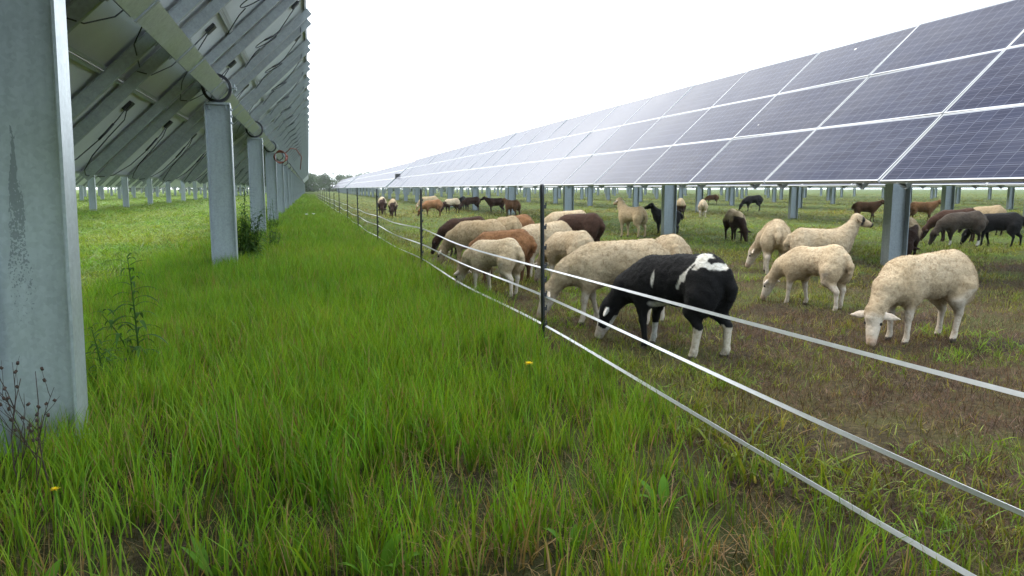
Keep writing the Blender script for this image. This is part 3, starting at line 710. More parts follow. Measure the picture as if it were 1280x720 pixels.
W = [.04, -.05, .05, -.06]
FLOCK = [  # x, y, heading, scale, coat, options, label
 (2.00, 3.88, 116, .98, 'pied', dict(fat=1.07, lw=1.25, stride=[-.03, .04, .07, -.03], yaw=14, hyaw=10), 'black sheep with white rump patch and white hind legs, grazing at the fence'),
 (1.97, 4.68, 155, .97, 'cream', dict(fat=1.14, stride=W, yaw=2), 'large pale woolly sheep grazing behind the nearest fence post, beside the black pied one'),
 (2.66, 5.32, 73, .97, 'cream', dict(fat=1.1), 'pale sheep whose rounded back alone shows behind the black pied sheep'),
 (2.28, 6.54, 106, .9, 'cream', dict(fat=1.08, yaw=10), 'pale sheep seen from its rump just right of the nearest fence post'),
 (3.47, 9.58, 130, 1.0, 'dark', dict(fat=1.12, yaw=10), 'dark brown thick-woolled sheep turned away behind the pale rump'),
 (3.75, 10.89, 141, 1.0, 'cream', dict(fat=1.1), 'pale sheep with only its back showing behind the dark brown one'),
 (2.38, 7.64, 198, 1.0, 'cream', dict(fat=1.1, stride=W), 'pale sheep half hidden by the nearest fence post, left behind it'),
 (1.55, 6.40, 122, .86, 'lamb', dict(fat=.93, leg=1.1, stride=[.02, -.03, -.05, .05], yaw=6), 'small whitish lamb grazing closest to the tall grass, left of the nearest post'),
 (1.83, 7.21, 141, .9, 'rust', dict(fat=1.06), 'rusty brown sheep directly behind the whitish lamb by the fence'),
 (1.83, 8.36, 133, 1.0, 'tan', dict(fat=1.1, yaw=12, stride=W), 'big tan sheep grazing leftmost of the near flock'),
 (2.01, 9.97, 149, .9, 'dark', dict(), 'dark brown sheep mostly hidden behind the big tan grazer'),
 (2.45, 9.50, 96, .95, 'tan', dict(fat=1.05), 'tan sheep showing its rump over the rusty brown back'),
 (2.81, 10.27, 105, .97, 'rust', dict(), 'light brown sheep peeking over the tan rump in the near flock'),
 (2.44, 26.63, 265, 1.05, 'badger', dict(front=1, back=CREAM), 'far pale dark-faced sheep leftmost of all, facing the camera'),
 (2.63, 25.04, 262, .97, 'badger', dict(front=1, back=TAN), 'far light-brown sheep with dark legs, second from the left edge of the flock'),
 (4.72, 30.82, 181, 1.05, 'tan', dict(), 'far tan sheep behind the second fence post in view'),
 (3.89, 24.71, 191, .95, 'rust', dict(stride=W), 'far reddish-brown sheep grazing left, just right of a fence post'),
 (5.07, 27.67, 205, .97, 'badger', dict(front=1, back=CREAM * .9), 'far pale sheep with a black head, right of the reddish-brown one'),
 (6.23, 31.59, 249, 1., 'black', dict(), 'far black sheep between the black-headed pale one and a steel post'),
 (6.39, 30.38, 188, 1., 'dark', dict(), 'far dark brown sheep half hidden by a steel post'),
 (6.63, 27.26, 176, .97, 'dark', dict(pose='level', stride=W), 'far dark brown sheep walking left in the open between steel posts'),
 (6.23, 23.38, 115, .95, 'brown', dict(pose='level'), 'far brown sheep turned away in front of twin steel posts'),
 (5.86, 13.26, 111, .98, 'tan', dict(pose='up', fat=.95, yaw=-4), 'slim tan sheep standing head up, looking away, past the dark brown one'),
 (6.94, 14.01, 146, .84, 'black', dict(pose='up', fat=.88), 'young black sheep standing head up behind a steel post'),
 (11.06, 21.43, 63, 1.05, 'badger', dict(back=TAN), 'far brownish sheep rump showing past the post with the young black sheep'),
 (12.05, 21.83, 61, .97, 'cream', dict(), 'far round pale sheep seen squarely from behind in the open'),
 (21.97, 38.77, 150, .97, 'brown', dict(), 'very far small brown sheep under the row near twin posts'),
 (17.41, 27.46, 173, 1.1, 'black', dict(stride=W), 'far lone black sheep grazing left under the far panels'),
 (7.24, 11.98, 254, .95, 'badger', dict(front=1, yaw=14, back=TAN * 1.1), 'tan-backed sheep with black face and legs grazing toward the camera, alone'),
 (4.82, 7.15, 60, 1.0, 'cream', dict(fat=1.05, yaw=48, hyaw=25), 'pale sheep seen from behind, left of the head-up ewe'),
 (4.87, 6.47, 333, .89, 'ewe', dict(pose='up', fat=1.08, yaw=10), 'cream ewe with dark eye patch, head raised, looking right'),
 (3.81, 5.10, 104, .86, 'lamb', dict(fat=.92, stride=[.05, -.04, -.05, .04], yaw=14), 'whitish lamb grazing left in front of the head-up ewe'),
 (3.58, 3.75, 183, .93, 'cream', dict(fat=1.06, stride=[.03, .00, .09, .03], yaw=14, hyaw=22), 'big cream sheep grazing at right, face down toward the camera'),
 (7.46, 8.16, 228, .92, 'badger', dict(front=1, back=TAN * .9), 'brownish sheep with dark head grazing half behind the near steel post'),
 (14.97, 18.03, 320, .95, 'brown', dict(pose='level', stride=W), 'brown sheep walking right, left of the near steel post'),
 (16.10, 17.21, 321, .95, 'rust', dict(pose='level', stride=W), 'reddish-brown sheep walking right with head up, past the near steel post'),
 (10.06, 9.88, 159, .95, 'grey', dict(socks=1, stride=W, yaw=8), 'dark grey-brown sheep with pale feet, grazing at far right'),
 (10.86, 10.81, 145, 1.0, 'dark', dict(), 'dark sheep whose back shows behind the grey-brown one at far right'),
 (10.61, 9.73, 125, .95, 'black', dict(fat=1.06, stride=W), 'all-black stocky sheep rightmost in view'),
 (12.93, 12.15, 103, 1., 'badger', dict(back=TAN * .8), 'greyish sheep back showing above the rightmost black one'),
]
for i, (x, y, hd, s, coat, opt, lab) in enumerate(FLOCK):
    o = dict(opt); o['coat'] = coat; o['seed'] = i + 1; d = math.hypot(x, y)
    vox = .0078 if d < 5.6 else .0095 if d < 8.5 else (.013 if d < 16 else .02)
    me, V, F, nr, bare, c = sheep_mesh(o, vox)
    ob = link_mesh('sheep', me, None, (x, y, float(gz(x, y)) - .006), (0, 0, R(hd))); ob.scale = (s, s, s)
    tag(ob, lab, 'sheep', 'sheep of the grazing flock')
    if d < 12.5:
        n = int(np.clip(60000 * (4.2 / d) ** 1.3, 9000, 60000)); L = (.009 if coat not in ('black', 'pied', 'lamb') else .007) * (1 if d < 7 else 1.25)
        link_mesh('fleece', fleece_mesh(V, F, nr, bare, c, n, L), ob)

# ------------------------------------------------------------------ grass
def tuft_mesh(name, n, rad, L, w, lean, seed, curl=.5, segs=3, dead=0., deadc=(2.0, .75, 5.)):
    g = np.random.default_rng(seed); V = []; F = []; C = []
    for _ in range(n):
        a = g.uniform(0, 6.283); rr = rad * math.sqrt(g.random()); b = np.array((rr * math.cos(a), rr * math.sin(a), -.015))
        l = L * g.uniform(.55, 1.1); th = g.uniform(0, 6.283); dr = np.array((math.cos(th), math.sin(th), 0)); sd_ = g.uniform(0, 6.283); sd = np.array((math.cos(sd_), math.sin(sd_), 0))
        ln = abs(g.normal(0, lean)); cu = curl * g.uniform(.2, 1.2); ww = w * g.uniform(.6, 1.2); base = len(V)
        isd = g.random() < dead; tone = g.uniform(.72, 1.25); hue = g.uniform(-1, 1)
        for k in range(segs + 1):
            u = k / segs; ang = ln + cu * u * u; p = b + l * u * (np.array((0, 0, 1)) * math.cos(ang) + dr * math.sin(ang)) ; hw = ww * (1 - u ** 1.7) * .5 * (.75 + .5 * min(u * 3, 1))
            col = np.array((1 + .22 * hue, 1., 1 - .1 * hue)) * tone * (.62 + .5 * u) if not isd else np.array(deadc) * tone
            if k == segs: V.append(p); C.append(col)
            else: V += [p - sd * hw, p + sd * hw]; C += [col, col]
        for k in range(segs - 1): F.append((base + 2 * k, base + 2 * k + 1, base + 2 * k + 3, base + 2 * k + 2))
        F.append((base + 2 * (segs - 1), base + 2 * (segs - 1) + 1, base + 2 * segs))
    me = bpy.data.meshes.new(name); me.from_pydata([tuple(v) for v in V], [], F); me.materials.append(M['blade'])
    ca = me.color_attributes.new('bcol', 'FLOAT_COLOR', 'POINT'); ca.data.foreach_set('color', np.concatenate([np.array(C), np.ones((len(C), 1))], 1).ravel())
    me.polygons.foreach_set('use_smooth', [True] * len(F)); me.update()
    return bpy.data.objects.new(name, me)      # never linked: only a source for the scatter

def scatter(name, pts, tint, scale, rot, kind, sources):
    me = bpy.data.meshes.new(name); n = len(pts); me.vertices.add(n); me.vertices.foreach_set('co', pts.ravel())
    def at(nm, ty, data, f): a = me.attributes.new(nm, ty, 'POINT'); a.data.foreach_set(f, np.ascontiguousarray(data).ravel())
    at('tint', 'FLOAT_COLOR', np.concatenate([tint, np.ones((n, 1))], 1), 'color'); at('gscale', 'FLOAT_VECTOR', scale, 'vector'); at('grot', 'FLOAT_VECTOR', rot, 'vector'); at('gkind', 'INT', kind.astype(np.int32), 'value')
    me.materials.append(M['blade']); me.update()
    o = link_mesh(name, me)
    ng = bpy.data.node_groups.new(name + '_scatter', 'GeometryNodeTree')
    ng.interface.new_socket('Geometry', in_out='INPUT', socket_type='NodeSocketGeometry'); ng.interface.new_socket('Geometry', in_out='OUTPUT', socket_type='NodeSocketGeometry')
    gi = ng.nodes.new('NodeGroupInput'); go = ng.nodes.new('NodeGroupOutput'); jo = ng.nodes.new('GeometryNodeJoinGeometry')
    for s in reversed(sources):      # the join lists its inputs last first
        oi = ng.nodes.new('GeometryNodeObjectInfo'); oi.inputs[0].default_value = s; ti = ng.nodes.new('GeometryNodeGeometryToInstance')
        ng.links.new(oi.outputs['Geometry'], ti.inputs[0]); ng.links.new(ti.outputs[0], jo.inputs[0])
    io = ng.nodes.new('GeometryNodeInstanceOnPoints'); io.inputs['Pick Instance'].default_value = True
    def na(nm, ty): k = ng.nodes.new('GeometryNodeInputNamedAttribute'); k.data_type = ty; k.inputs[0].default_value = nm; return k.outputs[0]
    e2r = ng.nodes.new('FunctionNodeEulerToRotation'); ng.links.new(na('grot', 'FLOAT_VECTOR'), e2r.inputs[0])
    ng.links.new(gi.outputs[0], io.inputs['Points']); ng.links.new(jo.outputs[0], io.inputs['Instance']); ng.links.new(e2r.outputs[0], io.inputs['Rotation'])
    ng.links.new(na('gscale', 'FLOAT_VECTOR'), io.inputs['Scale']); ng.links.new(na('gkind', 'INT'), io.inputs['Instance Index']); ng.links.new(io.outputs[0], go.inputs[0])
    mo = o.modifiers.new('scatter', 'NODES'); mo.node_group = ng
    return o

def wedge(bins, half=52):
    out = []
    ax = math.radians(14.87)
    for d1, d2, rho in bins:
        ar = math.radians(2 * half) * (d2 * d2 - d1 * d1) / 2; n = int(ar * rho)
        d = np.sqrt(rng.uniform(d1 * d1, d2 * d2, n)); a = ax + np.radians(rng.uniform(-half, half, n)); out.append(np.stack([d * np.sin(a), d * np.cos(a), d], 1))
    return np.concatenate(out)
def posts_clear(x, y): return np.ones(len(x), bool)

def make_long_grass():
    P = wedge([(.7, 3, 540), (3, 6, 480), (6, 12, 260), (12, 25, 90), (25, 60, 22), (60, 110, 6)])
    x, y, d = P.T; edge = fx(y) + (fbm(x, y, 1.3, 21) - .5) * .5 + np.where(y < 3.4, (3.4 - y) * .02, 0.05)
    left = -1.75 + (fbm(x, y, .8, 5) - .5) * 1.0 + np.clip((y - 10) * .03, 0, .4)
    inside = (x < edge) & (x > left)
    patch = fbm(x, y, 2.2, 31, 3); dens = np.clip((patch - .34) * 5, .22, 1)
    near = np.clip((d - 1.2) / 2.2, 0, 1); dens = dens * (.34 + .66 * near) + .3 * near * near
    dens *= np.clip((edge - x) / .35, .35, 1)
    keep = inside & (rng.random(len(x)) < dens); x, y, d = x[keep], y[keep], d[keep]; n = len(x)
    e2 = np.clip((fx(y) - x) / 1.0, 0, 1); hv = fbm(x, y, 1.1, 41)
    s = (.62 + .5 * hv + .22 * e2) * rng.uniform(.75, 1.2, n); s *= np.where(x < -.9, .9, 1)
    wd = s * (1 + np.clip((d - 6) / 14, 0, 2.5))
    k = rng.integers(0, 6, n); k = np.where(rng.random(n) < .07 + .30 * np.clip((3.2 - d) / 2, 0, 1) + .25 * (fbm(x, y, 3., 51) > .6) * (d < 4), 6 + rng.integers(0, 2, n), k)
    v = fbm(x, y, .9, 61)[:, None]; tint = np.array((.100, .235, .011)) * (1 - v) + np.array((.215, .335, .026)) * v
    yel = np.clip(1.1 - e2, 0, 1)[:, None] * .35; tint = tint * (1 - yel) + np.array((.17, .25, .03)) * yel
    tint *= rng.uniform(.75, 1.2, (n, 1))
    rot = np.stack([rng.normal(0, .09, n), rng.normal(0, .09, n), rng.uniform(0, 6.28, n)], 1)
    pts = np.stack([x, y, gz(x, y)], 1)
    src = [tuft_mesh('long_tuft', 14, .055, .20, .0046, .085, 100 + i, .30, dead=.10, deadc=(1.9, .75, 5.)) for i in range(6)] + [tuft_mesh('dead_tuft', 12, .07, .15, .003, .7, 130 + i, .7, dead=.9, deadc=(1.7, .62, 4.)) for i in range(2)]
    tag(scatter('long_grass', pts, tint, np.stack([wd, wd, s], 1), rot, k, src), 'tall bright green grass strip between the left posts and the fence', 'grass', kind='stuff')
make_long_grass()

def make_short_grass():
    P = wedge([(.8, 4, 900), (4, 8, 560), (8, 16, 210), (16, 32, 60), (32, 70, 9), (70, 140, 2.5)])
    x, y, d = P.T; edge = fx(y) - .05 + (fbm(x, y, 1.3, 22) - .5) * .4; left = -1.4 + (fbm(x, y, .8, 5) - .5) * 1.0
    isL = x < left; isP = x > edge
    g1 = fbm(x, y, .55, 71, 4); g2 = fbm(x, y, 2.6, 81, 3); lush = .55 * g1 + .45 * g2
    bare_near = np.clip((6.5 - y) / 4.5, 0, 1) * np.clip((x - 1.7) / .8, 0, 1)
    dens = np.where(isL, .95, np.clip((lush - .37 - .06 * bare_near) * 4.5, .12, .95))
    isS = ~(isL | isP); dens = np.where(isS, .30 * (d < 5), dens) * np.where(isP, 1 - .52 * np.clip((9 - y) / 5, 0, 1), 1.)
    keep = rng.random(len(x)) < dens; x, y, d, isL, lush, bare_near, isS = x[keep], y[keep], d[keep], isL[keep], lush[keep], bare_near[keep], isS[keep]; n = len(x)
    s = np.where(isL, rng.uniform(.9, 1.6, n) * (.7 + .6 * fbm(x, y, .7, 91)), rng.uniform(.45, 1.15, n) * (.65 + .8 * np.clip((lush - .4) * 3, 0, 1)))
    nf = np.clip(1 - (x - fx(y)) / .28, 0, 1) * (~isL) * (~isS); s = s * (1 - .28 * bare_near); s = s * (1 + .7 * nf)
    wd = s * (1 + np.clip((d - 5) / 9, 0, 3.5))
    k = rng.integers(0, 5, n); dead = rng.random(n) < np.where(isS, .9, 0) + np.where(isL, .03, .46 - .18 * np.clip((lush - .4) * 4, 0, 1) + .30 * bare_near); k = np.where(dead, 5 + rng.integers(0, 3, n), k)
    k = np.where((nf > .2) & (k >= 6), rng.integers(0, 5, n), k)
    v = np.clip((fbm(x, y, .8, 101) - .25) * 2, 0, 1)[:, None]
    nb = np.clip((8 - y) / 5, 0, 1)[:, None]; tP = np.array((.145, .215, .02)) * v + np.array((.20, .205, .035)) * (1 - v); tP = tP * (1 - .3 * nb) + np.array((.22, .215, .04)) * .3 * nb; tL = np.array((.10, .22, .012)) * v + np.array((.17, .245, .022)) * (1 - v)
    far = np.clip((d - 10) / 25, 0, 1)[:, None] * (~isL)[:, None]; tP = tP * (1 - .5 * far) + np.array((.21, .205, .04)) * .5 * far
    tint = np.where(isL[:, None], tL, tP) * rng.uniform(.55, 1.3, (n, 1)); tint = np.where((nf[:, None] > .3), tint * .6 + .4 * np.array((.10, .2, .015)), tint)
    rot = np.stack([rng.normal(0, .2, n), rng.normal(0, .2, n), rng.uniform(0, 6.28, n)], 1); pts = np.stack([x, y, gz(x, y)], 1)
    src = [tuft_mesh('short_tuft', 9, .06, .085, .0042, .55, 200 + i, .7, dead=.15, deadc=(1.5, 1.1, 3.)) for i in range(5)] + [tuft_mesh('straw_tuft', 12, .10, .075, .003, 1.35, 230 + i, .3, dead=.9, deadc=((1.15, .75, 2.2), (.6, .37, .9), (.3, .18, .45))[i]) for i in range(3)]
    # loose straw and trodden litter between the tufts
    Q = wedge([(.8, 3, 950), (3, 6, 680), (6, 12, 300)]); q = (Q[:, 0] > fx(Q[:, 1]) - .15) & (fbm(Q[:, 0], Q[:, 1], 1.7, 141) > .30); Q = Q[q]; m_ = len(Q)
    pts = np.concatenate([pts, np.stack([Q[:, 0], Q[:, 1], gz(Q[:, 0], Q[:, 1])], 1)]); tint = np.concatenate([tint, np.array((.135, .112, .034)) * rng.uniform(.4, 1.3, (m_, 1))])
    sq = rng.uniform(.6, 1.1, m_); wd = np.concatenate([wd, sq]); s = np.concatenate([s, sq * .7]); k = np.concatenate([k, 8 + rng.integers(0, 4, m_)])
    rot = np.concatenate([rot, np.stack([rng.normal(0, .12, m_), rng.normal(0, .12, m_), rng.uniform(0, 6.28, m_)], 1)])
    # fresh green sprouts in clumps
    Q = wedge([(.8, 4, 330), (4, 7, 230), (7, 12, 110), (12, 20, 40)]); q = (Q[:, 0] > fx(Q[:, 1]) - .1) & (fbm(Q[:, 0], Q[:, 1], 2.1, 151) > .53) & (fbm(Q[:, 0], Q[:, 1], .6, 161) > .40); Q = Q[q]; m_ = len(Q)
    pts = np.concatenate([pts, np.stack([Q[:, 0], Q[:, 1], gz(Q[:, 0], Q[:, 1])], 1)]); tint = np.concatenate([tint, np.array((.16, .27, .02)) * rng.uniform(.6, 1.2, (m_, 1))])
    sq = rng.uniform(.5, 1.25, m_); wd = np.concatenate([wd, sq * (1 + np.clip((Q[:, 2] - 5) / 9, 0, 2))]); s = np.concatenate([s, sq]); k = np.concatenate([k, rng.integers(0, 5, m_)])
    rot = np.concatenate([rot, np.stack([rng.normal(0, .2, m_), rng.normal(0, .2, m_), rng.uniform(0, 6.28, m_)], 1)])
    src += [tuft_mesh('litter_tuft', 16, .10, .07, .0024, 1.5, 260 + i, .12, dead=1., deadc=((1.5, 1.1, 3.0), (.75, .5, 1.2), (.3, .2, .5), (1.0, .7, 1.8))[i]) for i in range(4)]
    tag(scatter('short_grass', pts, tint, np.stack([wd, wd, s], 1), rot, k, src), 'short grazed patchy grass of the sheep pasture and under the left rows', 'grass', kind='stuff')
make_short_grass()

# ------------------------------------------------------------------ weeds and flowers
def leaf(m, base, d, L, w, droop, mi=0, n=6, fold=.25, up=None):
    d = Vector(d).normalized(); p = Vector(base); side = d.cross(Vector((0, 0, 1)))
    if side.length < 1e-3: side = Vector((1, 0, 0))
    side.normalize(); vs = []
    for k in range(n + 1):
        u = k / n; hw = w * .5 * math.sin(math.pi * min(1, (u * .92 + .06)) ** .8) if k < n else .0005
        dd = (d + Vector((0, 0, -droop * u * 1.6))).normalized(); nn = side.cross(dd)
        vs += [p - side * hw + nn * hw * fold, p.copy(), p + side * hw + nn * hw * fold]; p = p + dd * L / n
    fs = []
    for k in range(n):
        a = 3 * k; fs += [(a, a + 1, a + 4, a + 3), (a + 1, a + 2, a + 5, a + 4)]
    m.add(vs, fs, mi, True)
def stem_weed(x, y, h, lab, mat, n=26, L=.12, seed=0, bush=0):
    rr = random.Random(seed); root = empty('tall_weed', (x, y, float(gz(x, y)))); tag(root, lab, 'weed', 'tall leafy weeds')
    st = MB(); lf = MB(); bx, by = rr.uniform(-.05, .05), rr.uniform(-.05, .05)
    stems = [(0, 0, h, bx, by)] + [(rr.uniform(-.12, .12), rr.uniform(-.1, .1), h * rr.uniform(.35, .7), rr.uniform(-.12, .12), rr.uniform(-.1, .1)) for _ in range(bush)]
    for sx, sy, hh, lx, ly in stems:
        pts = [(sx + lx * u * u, sy + ly * u * u, hh * u - .02) for u in np.linspace(0, 1, 8)]; st.tube(pts, [.006 * (1 - .7 * u) for u in np.linspace(0, 1, 8)], 6)
        for k in range(int(n * hh / h)):
            u = .18 + .82 * (k + rr.random()) / max(1, int(n * hh / h)); a = k * 2.4 + rr.uniform(-.4, .4); l = L * (1.1 - .55 * u) * rr.uniform(.8, 1.25)
            leaf(lf, (sx + lx * u * u, sy + ly * u * u, hh * u), (math.cos(a), math.sin(a), .55), l, l * .13, rr.uniform(.5, 1.2))
    st.build('stem', mat, root); lf.build('leaf', mat, root); return root
stem_weed(-.84, 4.05, .63, 'tall dark weed with drooping lance leaves beside the nearest steel pillar', M['weed'], 34, .17, 3, 1)
stem_weed(-.93, 3.75, .34, 'low bushy dark weed at the foot of the nearest steel pillar', M['weed'], 26, .13, 4, 5)
stem_weed(-.76, 9.75, .98, 'leafy weed clump just behind the second left steel post', M['weed2'], 90, .19, 5, 12)
stem_weed(-.55, 11.2, .72, 'leafy weed clump before the third left steel post', M['weed2'], 40, .14, 6, 7)
stem_weed(-.72, 16.6, .75, 'leafy weed clump past the third left steel post', M['weed2'], 36, .14, 7, 6)

def dock(x, y, n, L, seed, lab):
    rr = random.Random(seed); m = MB()
    for k in range(n):
        a = k * 2.39 + rr.uniform(-.3, .3); l = L * .46 * rr.uniform(.7, 1.2); up = rr.uniform(.8, 1.9)
        b = Vector((.01 * math.cos(a), .01 * math.sin(a), 0)); d = Vector((math.cos(a), math.sin(a), up)).normalized()
        m.tube([b, b + d * l * .35], [.004, .003], 5); leaf(m, b + d * l * .33, d, l, l * rr.uniform(.28, .4), rr.uniform(.3, .7), 0, 8, .2)
    tag(m.build('dock_plant', M['dock'], None, (x, y, float(gz(x, y)))), lab, 'plant', 'broad leaved plants in the tall grass')
dock(-.25, 1.85, 5, .19, 1, 'broad-leaved dock in the foreground grass, left of centre')
dock(-.62, 1.80, 5, .17, 2, 'broad-leaved dock in the foreground, below the yellow flower by the pillar')
dock(.12, 1.72, 5, .23, 3, 'broad-leaved dock standing in the grass at the bottom centre')
dock(.98, 1.95, 6, .17, 4, 'broad-leaved dock close by the lowest tape, bottom right')
dock(-1.02, 1.28, 6, .30, 5, 'broad-leaved dock at the lower left edge before the steel pillar')
dock(.62, 1.75, 4, .16, 6, 'small broad-leaved dock by a bare patch at bottom right')
dock(-.1, 3.9, 5, .2, 7, 'broad-leaved dock deep in the tall grass at mid distance')

rr = random.Random(9); root = empty('dead_weed', (-.80, 2.42, float(gz(-.8, 2.42)))); tag(root, 'dead dark brown stalk with seed heads against the nearest steel pillar', 'weed')
m = MB(); heads = []
def twig(p, d, l, r, lev):
    pts = [Vector(p)]; dd = Vector(d).normalized()
    for k in range(5):
        dd = (dd + Vector((rr.uniform(-.16, .16), rr.uniform(-.1, .1), rr.uniform(-.05, .12)))).normalized(); pts.append(pts[-1] + dd * l / 5)
    m.tube(pts, [r * (1 - .12 * k) for k in range(6)], 5)
    if lev < 2:
        for k in (2, 3, 4):
            if rr.random() < .75: twig(pts[k], dd + Vector((rr.uniform(-.8, .8), rr.uniform(-.3, .3), .2)), l * .5, r * .6, lev + 1)
    else:
        for k in range(3): heads.append(pts[-1 - k % 3] + Vector((rr.uniform(-.006, .006), 0, 0)))
for k in range(4): twig((.03 * k - .05, rr.uniform(-.03, .03), -.02), (rr.uniform(-.25, .3), 0, 1), rr.uniform(.30, .46), .0026, 0)
m.build('stem', M['dead'], root); 
for hp in heads[::2][:40]:
    sd = MB(); sd.ring((0, 0, 0), .0005, .0042, .009, 'z', 7); sd.build('seed_head', M['dead'], root, hp, (rr.uniform(-1, 1), rr.uniform(-1, 1), 0))

def flower(x, y, h, r, lab, mat, cat='flower', name='dandelion'):
    root = empty(name, (x, y, float(gz(x, y)))); tag(root, lab, cat)
    m = MB(); m.tube([(0, 0, -.01), (.008, 0, h * .5), (0, 0, h)], .0022, 6); m.build('stem', M['dock'], root)
    m = MB(); q = random.Random(int(x * 999))
    for k in range(34):
        a = k * 2.4; u = (k + 1) / 34; L = r * (.35 + .65 * u)
        leaf(m, (0, 0, h), (math.cos(a), math.sin(a), 1.5 - 1.35 * u), L, r * .22, .1, 0, 3, .1)
    m.build('petals', mat, root)
flower(.885, 3.05, .185, .026, 'yellow dandelion in the tall grass below the nearest fence post', M['yellow'])
flower(-.60, 1.93, .215, .014, 'small yellow flower low in the grass near the steel pillar', M['yellow'])
flower(-.05, 14.5, .42, .05, 'pair-left white flower rising over the strip grass beyond the weeds', M['white'], name='white_flower')
flower(.08, 15.3, .42, .05, 'pair-right white flower rising over the strip grass beyond the weeds', M['white'], name='white_flower')

# ------------------------------------------------------------------ far trees
def tree(x, y, h, wd, seed, lab, bare=False):
    g = np.random.default_rng(seed); root = empty('tree', (x, y, 0)); tag(root, lab, 'tree', 'trees along the far field edge')
    m = MB(); m.tube([(0, 0, -.2), (g.normal(0, .1), 0, h * .35), (g.normal(0, .25), 0, h * .8)], [h * .028, h * .02, h * .006], 7)
    for k in range(7):
        a = g.uniform(0, 6.28); z = h * g.uniform(.3, .7); l = wd * g.uniform(.3, .5); m.tube([(0, 0, z), (l * .5 * math.cos(a), l * .5 * math.sin(a), z + l * .3), (l * math.cos(a), l * math.sin(a), z + l * .8)], [h * .01, h * .007, h * .003], 5)
    m.build('trunk', M['bark'], root)
    ncl = 40 if not bare else 12; V = []; F = []
    for c in range(ncl):
        a = g.uniform(0, 6.28); u = g.random(); z = h * (.06 + .88 * u) ; r = wd * .5 * math.sin(math.pi * (.25 + .68 * u)) * math.sqrt(g.random())
        cc = np.array((r * math.cos(a), r * math.sin(a), z)); cr = wd * g.uniform(.10, .2)
        nl = 150 if not bare else 50; p = cc + g.normal(0, 1, (nl, 3)) * cr * np.array((.6, .6, .45)); s = g.uniform(.14, .34, nl) * (h / 9)
        for q, ss in zip(p, s):
            e1 = g.normal(0, 1, 3); e1 /= np.linalg.norm(e1); e2 = np.cross(e1, g.normal(0, 1, 3)); e2 /= np.linalg.norm(e2); b = len(V)
            V += [q - e1 * ss, q + e2 * ss * .6, q + e1 * ss, q - e2 * ss * .6]; F.append((b, b + 1, b + 2, b + 3))
    m = MB(); m.add(V, F); m.build('crown', M['tree'], root)
kinds = ['rounded', 'narrow', 'low spreading', 'tall', 'thin-crowned', 'bushy']
_t = random.Random(8)
TX = [-46, -38, -31, -24.5, -17, -11, -7.5, -4.6, -2.4, -.3, 1.6, 3.9, 6.0, 8.2, 10.5, 13.5, 17, 22, 28, 36]
names = ['first', 'second', 'third', 'fourth', 'fifth', 'sixth', 'seventh', 'eighth', 'ninth', 'tenth', 'eleventh', 'twelfth', 'thirteenth', 'fourteenth', 'fifteenth', 'sixteenth', 'seventeenth', 'eighteenth', 'nineteenth', 'twentieth']
for i, x in enumerate(TX):
    h = [6, 7, 6.5, 7.5, 7, 8, 7.6, 6.6, 6.2, 5.0, 4.6, 4.8, 5.6, 4.6, 4.4, 4.6, 5.4, 5.2, 6, 5.6][i]
    tree(x + _t.uniform(-.5, .5), 212 + _t.uniform(-6, 14), h, h * _t.uniform(1.05, 1.4), 40 + i, '%s far green tree of the field-edge line, counted from its left end' % names[i], bare=(i == 12))

# ------------------------------------------------------------------ sky, sun, camera
SUN_EL, SUN_AZ = R(48), R(-38)          # azimuth from the row direction, negative to the left
w = bpy.data.worlds.new('World'); SC.world = w; w.use_nodes = True; nt = w.node_tree
bg = nt.nodes['Background']; bg.inputs['Strength'].default_value = .10
sky = N(nt, 'ShaderNodeTexSky', sky_type='NISHITA', sun_disc=False); sky.sun_elevation = SUN_EL; sky.sun_rotation = SUN_AZ
sky.air_density = 1.0; sky.dust_density = 3.0; sky.ozone_density = 1.0
tc = N(nt, 'ShaderNodeTexCoord'); D = tc.outputs['Generated']
sdir = (math.cos(SUN_EL) * math.sin(SUN_AZ), math.cos(SUN_EL) * math.cos(SUN_AZ), math.sin(SUN_EL))
dot = N(nt, 'ShaderNodeVectorMath', operation='DOT_PRODUCT'); nt.links.new(D, dot.inputs[0]); dot.inputs[1].default_value = sdir
glow = N(nt, 'ShaderNodeMapRange'); glow.inputs[1].default_value = -.3; glow.inputs[2].default_value = 1.; glow.inputs[3].default_value = 22.; glow.inputs[4].default_value = 30.
nt.links.new(dot.outputs['Value'], glow.inputs[0])
cl = noise(nt, D, 2.2, 5, .55); clm = ramp(nt, [(.3, (.82, .86, .92)), (.7, (1.08, 1.06, 1.03))], cl).outputs[0]
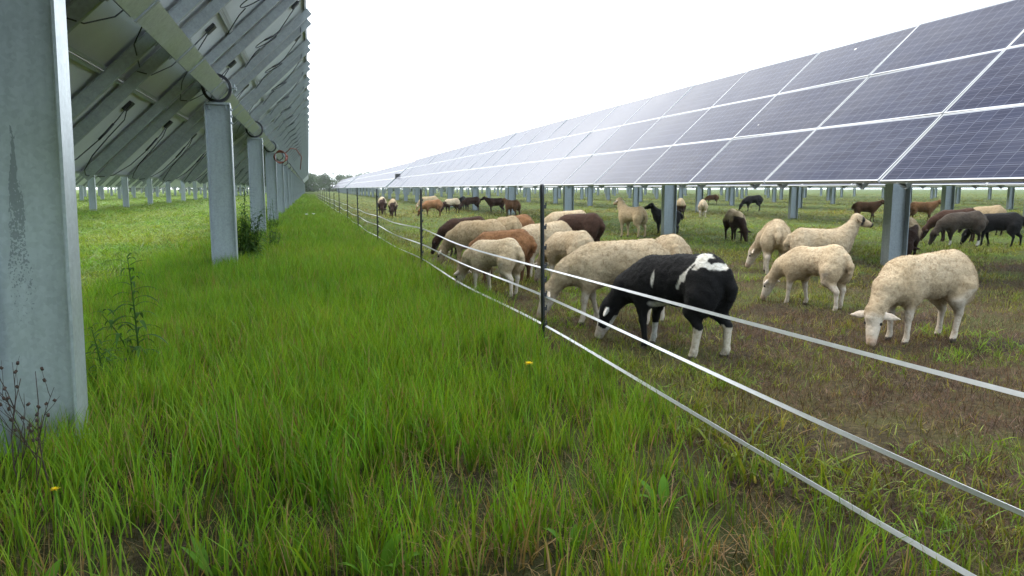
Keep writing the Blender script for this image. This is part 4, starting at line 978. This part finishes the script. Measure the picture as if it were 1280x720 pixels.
gt = N(nt, 'ShaderNodeMapRange'); gt.inputs[1].default_value = -.2; gt.inputs[2].default_value = .75; nt.links.new(dot.outputs['Value'], gt.inputs[0])
clm = mixc(nt, clm, mixc(nt, (.72, .90, 1.06), (1, 1, 1), gt.outputs[0]), 1., 'MULTIPLY')
vm = N(nt, 'ShaderNodeVectorMath', operation='SCALE'); nt.links.new(clm, vm.inputs[0]); nt.links.new(glow.outputs[0], vm.inputs['Scale'])
nt.links.new(mixc(nt, sky.outputs[0], vm.outputs[0], .8), bg.inputs['Color'])
m = MB(); m.box((0, 0, 5.5), (2200, 2200, 13.5)); hm = bpy.data.materials.new('haze'); hm.use_nodes = True; hn = hm.node_tree
hn.nodes.remove(hn.nodes['Principled BSDF']); pv = N(hn, 'ShaderNodeVolumePrincipled'); pv.inputs['Color'].default_value = (.92, .95, .97, 1); pv.inputs['Density'].default_value = .0004; pv.inputs['Anisotropy'].default_value = .3
hn.links.new(pv.outputs[0], hn.nodes['Material Output'].inputs['Volume']); tag(m.build('haze', hm), kind='stuff')
sl = bpy.data.lights.new('sun', 'SUN'); sl.energy = 1.4; sl.angle = R(15); sl.color = (1, .96, .9)
so = bpy.data.objects.new('sun', sl); COL.objects.link(so); so.rotation_euler = Vector(sdir).to_track_quat('Z', 'Y').to_euler()

cam = bpy.data.cameras.new('camera'); co = bpy.data.objects.new('camera', cam); COL.objects.link(co)
cam.lens = 36 * 950 / 1280; cam.sensor_width = 36; cam.clip_start = .05; cam.clip_end = 6000
co.location = (0, 0, CAM_H); co.rotation_euler = (R(90 - 7.47), 0, R(-14.87)); SC.camera = co

SC.render.engine = 'CYCLES'
vs_ = SC.view_settings; SC.display_settings.display_device = 'sRGB'; vs_.view_transform = 'Standard'; vs_.look = 'None'; vs_.exposure = .64; vs_.gamma = 1; vs_.use_curve_mapping = False
cy = SC.cycles; cy.use_denoising = True; cy.max_bounces = 7; cy.diffuse_bounces = 3; cy.glossy_bounces = 3; cy.transparent_max_bounces = 6; cy.transmission_bounces = 3
SC.render.resolution_x = 1024; SC.render.resolution_y = 576
